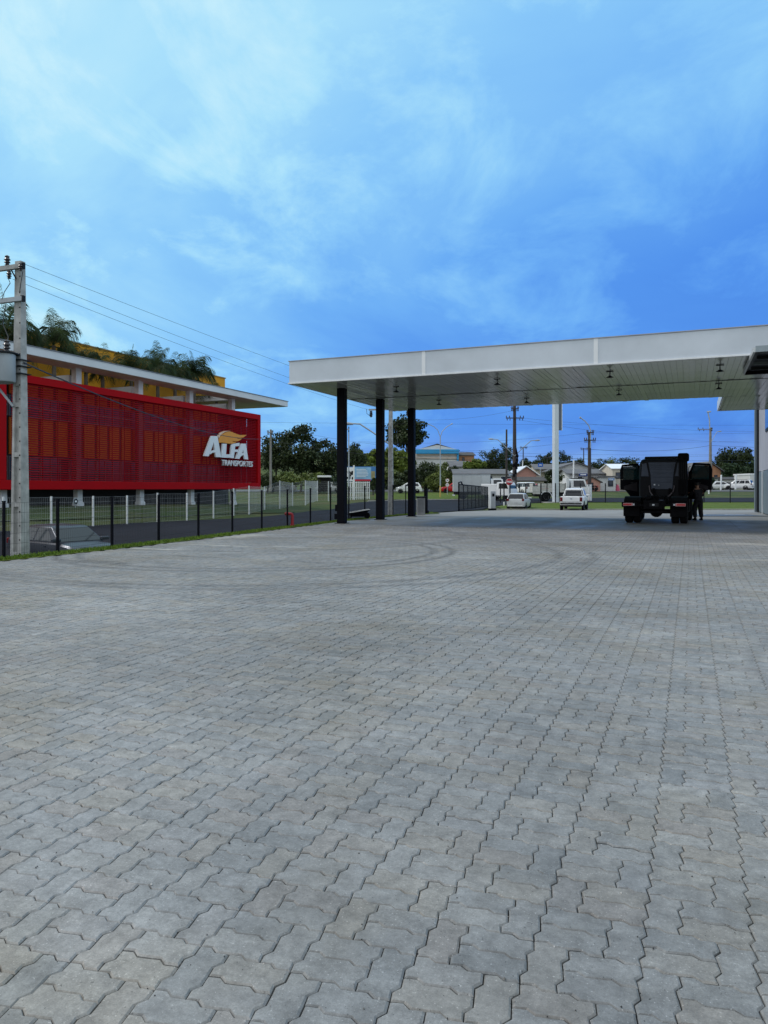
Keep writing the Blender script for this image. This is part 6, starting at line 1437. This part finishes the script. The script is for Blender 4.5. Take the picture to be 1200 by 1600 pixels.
# ---------------------------------------------------------------- overhead lines across the background
def span(p0, p1, y0_, y1_, d0, d1, s, lab, r=.022):
    a, c = W3(p0, y0_, d0), W3(p1, y1_, d1); wire(a, c, s, r * 1.0, lab, 'overhead lines above the highway', 16)
L_ = [(-40, 1400, 654, 664, 90, 112, .3, 'topmost overhead line crossing from the tall utility pole to the far right'), (640, 804, 655, 641, 100, 88, .5, 'upper line from the left to the tall utility pole\'s top'),
      (804, 1300, 652, 672, 88, 118, .8, 'line from the tall utility pole\'s lower crossarm to the right'), (804, 1300, 655, 690, 88, 118, 1.2, 'lower line from the tall utility pole passing the wooden pole'),
      (560, 921, 690, 676, 96, 84, .6, 'line leading from the left up to the wooden pole\'s upper crossarm'), (921, 1400, 676, 660, 84, 120, .8, 'line from the wooden pole\'s upper crossarm to the right'),
      (500, 921, 700, 688, 96, 84, .9, 'line leading to the wooden pole\'s lower crossarm'), (921, 1400, 688, 668, 84, 120, 1.0, 'line from the wooden pole\'s lower crossarm to the right'),
      (450, 804, 672, 708, 90, 88, .7, 'cable descending from the left to the tall utility pole'), (804, 1400, 708, 700, 88, 120, .6, 'cable from the tall utility pole passing above the roofs'),
      (804, 1400, 712, 706, 88, 120, 1.0, 'lowest thick cable above the roofs'), (400, 804, 684, 718, 92, 88, .9, 'thick cable from the left toward the tall utility pole\'s middle'), (870, 1400, 718, 694, 95, 120, .5, 'thin cable above the skyline trees right of the totem column'), (921, 1110, 702, 696, 84, 118, .5, 'dark bundled cable between the wooden pole and the tall grey pole'), (1110, 1400, 696, 700, 118, 125, .3, 'dark bundled cable right of the tall grey pole')]
for a in L_: span(*a, r=.026 if 'thick' in a[7] or 'bundled' in a[7] else .013)

# ---------------------------------------------------------------- the person beside the open door
def person():
    x, y, z, d = hit(1091, 812.8)
    t = thing('person', 'person in dark clothes standing at the truck\'s open right door', 'person', (x, y, .006), math.pi / 2 + .5)
    # local: facing +x, left +y
    J = {'pelvis': (0, 0, .93), 'waist': (.0, 0, 1.08), 'chest': (.03, 0, 1.30), 'neck': (.05, 0, 1.47), 'head0': (.08, 0, 1.54), 'head1': (.10, 0, 1.64), 'head2': (.09, 0, 1.71),
         'hl': (0, .10, .88), 'kl': (.10, .13, .48), 'al': (-.02, .16, .09), 'tl': (.14, .17, .04), 'hr': (0, -.10, .88), 'kr': (.02, -.12, .47), 'ar': (-.06, -.13, .09), 'tr': (.10, -.15, .04),
         'sl': (.03, .19, 1.40), 'el': (.20, .27, 1.20), 'wl': (.42, .20, 1.26), 'sr': (.03, -.19, 1.40), 'er': (.12, -.28, 1.15), 'wr': (.36, -.22, 1.14)}
    def skin(name, chain, rad, m, par, sub=2):
        names = list(rad); me = bpy.data.meshes.new(name); me.from_pydata([J[n_] for n_ in names], [(names.index(a), names.index(c)) for a, c in chain], [])
        o = link(name, me, par); sk = o.modifiers.new('skin', 'SKIN'); sk.use_smooth_shade = True
        for v, n_ in zip(me.skin_vertices[0].data, names):
            r_ = rad[n_]; v.radius = r_ if isinstance(r_, tuple) else (r_, r_)
        me.skin_vertices[0].data[0].use_root = True
        o.modifiers.new('subsurf', 'SUBSURF').levels = sub; o.modifiers['subsurf'].render_levels = sub; me.materials.append(m); return o
    M_SKIN, M_CLOTH, M_HAIR = mat('skin', (.32, .17, .11), .5, var=.05), mat('dark_clothes', (.004, .0045, .009), .95, var=.3, scale=9), mat('dark_hair', (.012, .010, .009), .6)
    ch = [('pelvis', 'waist'), ('waist', 'chest'), ('chest', 'neck'), ('neck', 'head0'), ('head0', 'head1'), ('head1', 'head2'), ('pelvis', 'hl'), ('hl', 'kl'), ('kl', 'al'), ('al', 'tl'), ('pelvis', 'hr'), ('hr', 'kr'), ('kr', 'ar'), ('ar', 'tr'), ('chest', 'sl'), ('sl', 'el'), ('el', 'wl'), ('chest', 'sr'), ('sr', 'er'), ('er', 'wr')]
    rad = dict(pelvis=(.15, .13), waist=(.14, .12), chest=(.16, .13), neck=.06, head0=.07, head1=.095, head2=.075, hl=.10, kl=.068, al=.048, tl=.042, hr=.10, kr=.068, ar=.048, tr=.042, sl=.075, el=.05, wl=.032, sr=.075, er=.05, wr=.032)
    skin('body', ch, rad, M_SKIN, t)
    # trousers and shirt one size larger than the body
    for p_ in ('al', 'ar'): J[p_ + 'c'] = tuple(Vector(J[p_]) + Vector((0, 0, .0)))
    skin('trousers', [('pelvis', 'waist'), ('pelvis', 'hl'), ('hl', 'kl'), ('kl', 'alc'), ('pelvis', 'hr'), ('hr', 'kr'), ('kr', 'arc')], dict(pelvis=(.20, .17), waist=(.18, .15), hl=.145, kl=.115, alc=.098, hr=.145, kr=.115, arc=.098), M_CLOTH, t)
    J['e2l'], J['e2r'] = tuple(Vector(J['el']).lerp(Vector(J['wl']), .15)), tuple(Vector(J['er']).lerp(Vector(J['wr']), .15)); J['hem'] = (0, 0, .90)
    skin('shirt', [('waist', 'hem'), ('waist', 'chest'), ('chest', 'neck'), ('chest', 'sl'), ('sl', 'el'), ('el', 'e2l'), ('chest', 'sr'), ('sr', 'er'), ('er', 'e2r')], dict(waist=(.20, .165), hem=(.21, .175), chest=(.21, .165), neck=.078, sl=.10, el=.07, e2l=.06, sr=.10, er=.07, e2r=.06), M_CLOTH, t)
    for s_ in ('l', 'r'):
        a, c = Vector(J['a' + s_]), Vector(J['t' + s_]); e = (c - a); e.z = 0; e.normalize(); sd = Vector((-e.y, e.x, 0)); rings = []
        for f, w_, h_ in ((-.07, .035, .09), (-.02, .045, .12), (.06, .05, .09), (.14, .052, .065), (.20, .04, .05), (.225, .02, .03)):
            q = Vector((a.x, a.y, 0)) + e * f; rings.append([q - sd * w_, q + sd * w_, q + sd * w_ * .8 + Vector((0, 0, h_)), q - sd * w_ * .8 + Vector((0, 0, h_))])
        MB().loft(rings).build('shoe', M_BLACK, t, smooth=True)
        # hand: palm with four unequal bent fingers and a thumb off its side
        w_ = Vector(J['w' + s_]); dr = (w_ - Vector(J['e' + s_])).normalized(); sdv = dr.cross(Vector((0, 0, 1))).normalized() * (1 if s_ == 'l' else -1); dn = Vector((0, 0, -1))
        hb_ = MB(); hb_.loft([[w_ + dr * f + sdv * a_ + dn * b_ for a_, b_ in ((-k, -.014), (k, -.014), (k, .014), (-k, .014))] for f, k in ((-.01, .025), (.03, .038), (.085, .042))])
        for i, ln in enumerate((.062, .074, .078, .066)):
            o_ = w_ + dr * .083 + sdv * (.031 - .0205 * i); hb_.tube([o_, o_ + dr * ln * .5 + dn * .008, o_ + dr * ln * .8 + dn * .028, o_ + dr * ln * .8 + dn * .05], [.0095, .009, .0085, .0075], 6)
        o_ = w_ + dr * .025 + sdv * .036; hb_.tube([o_, o_ + dr * .025 + sdv * .026, o_ + dr * .055 + sdv * .030 + dn * .012], [.011, .010, .008], 6); hb_.build('hand', M_SKIN, t, smooth=True)
    # head details
    c = Vector((.095, 0, 1.635)); hr_ = MB(); rings = []
    for i in range(7):
        ph = R(-12 + i * 17); rings.append([c + Vector((-.012 + .108 * math.cos(ph) * math.cos(a) * (.86 if math.cos(a) > .2 else 1.02), .092 * math.cos(ph) * math.sin(a), .018 + .118 * math.sin(ph) + (.035 if math.cos(a) > .4 and i < 2 else 0))) for a in [2 * math.pi * k / 16 for k in range(16)]])
    hr_.loft(rings).build('hair', M_HAIR, t, smooth=True)
    f_ = MB(); f_.prism([c + Vector(v) for v in ((.088, -.014, -.03), (.112, 0, -.035), (.088, .014, -.03), (.088, 0, .012))], (.004, 0, 0)); f_.box(c.x + .083, 0, c.z - .062, .012, .042, .010)
    for sy in (-1, 1): f_.lathe([(.004, -.008), (.022, -.004), (.024, .004), (.006, .008)], (c.x - .005, sy * .092, c.z - .01), 'y', 8)
    f_.build('face', M_SKIN, t); 
    e_ = MB()
    for sy in (-1, 1): e_.box(c.x + .086, sy * .032, c.z + .008, .01, .024, .010)
    e_.build('eye', M_HAIR, t)
person()
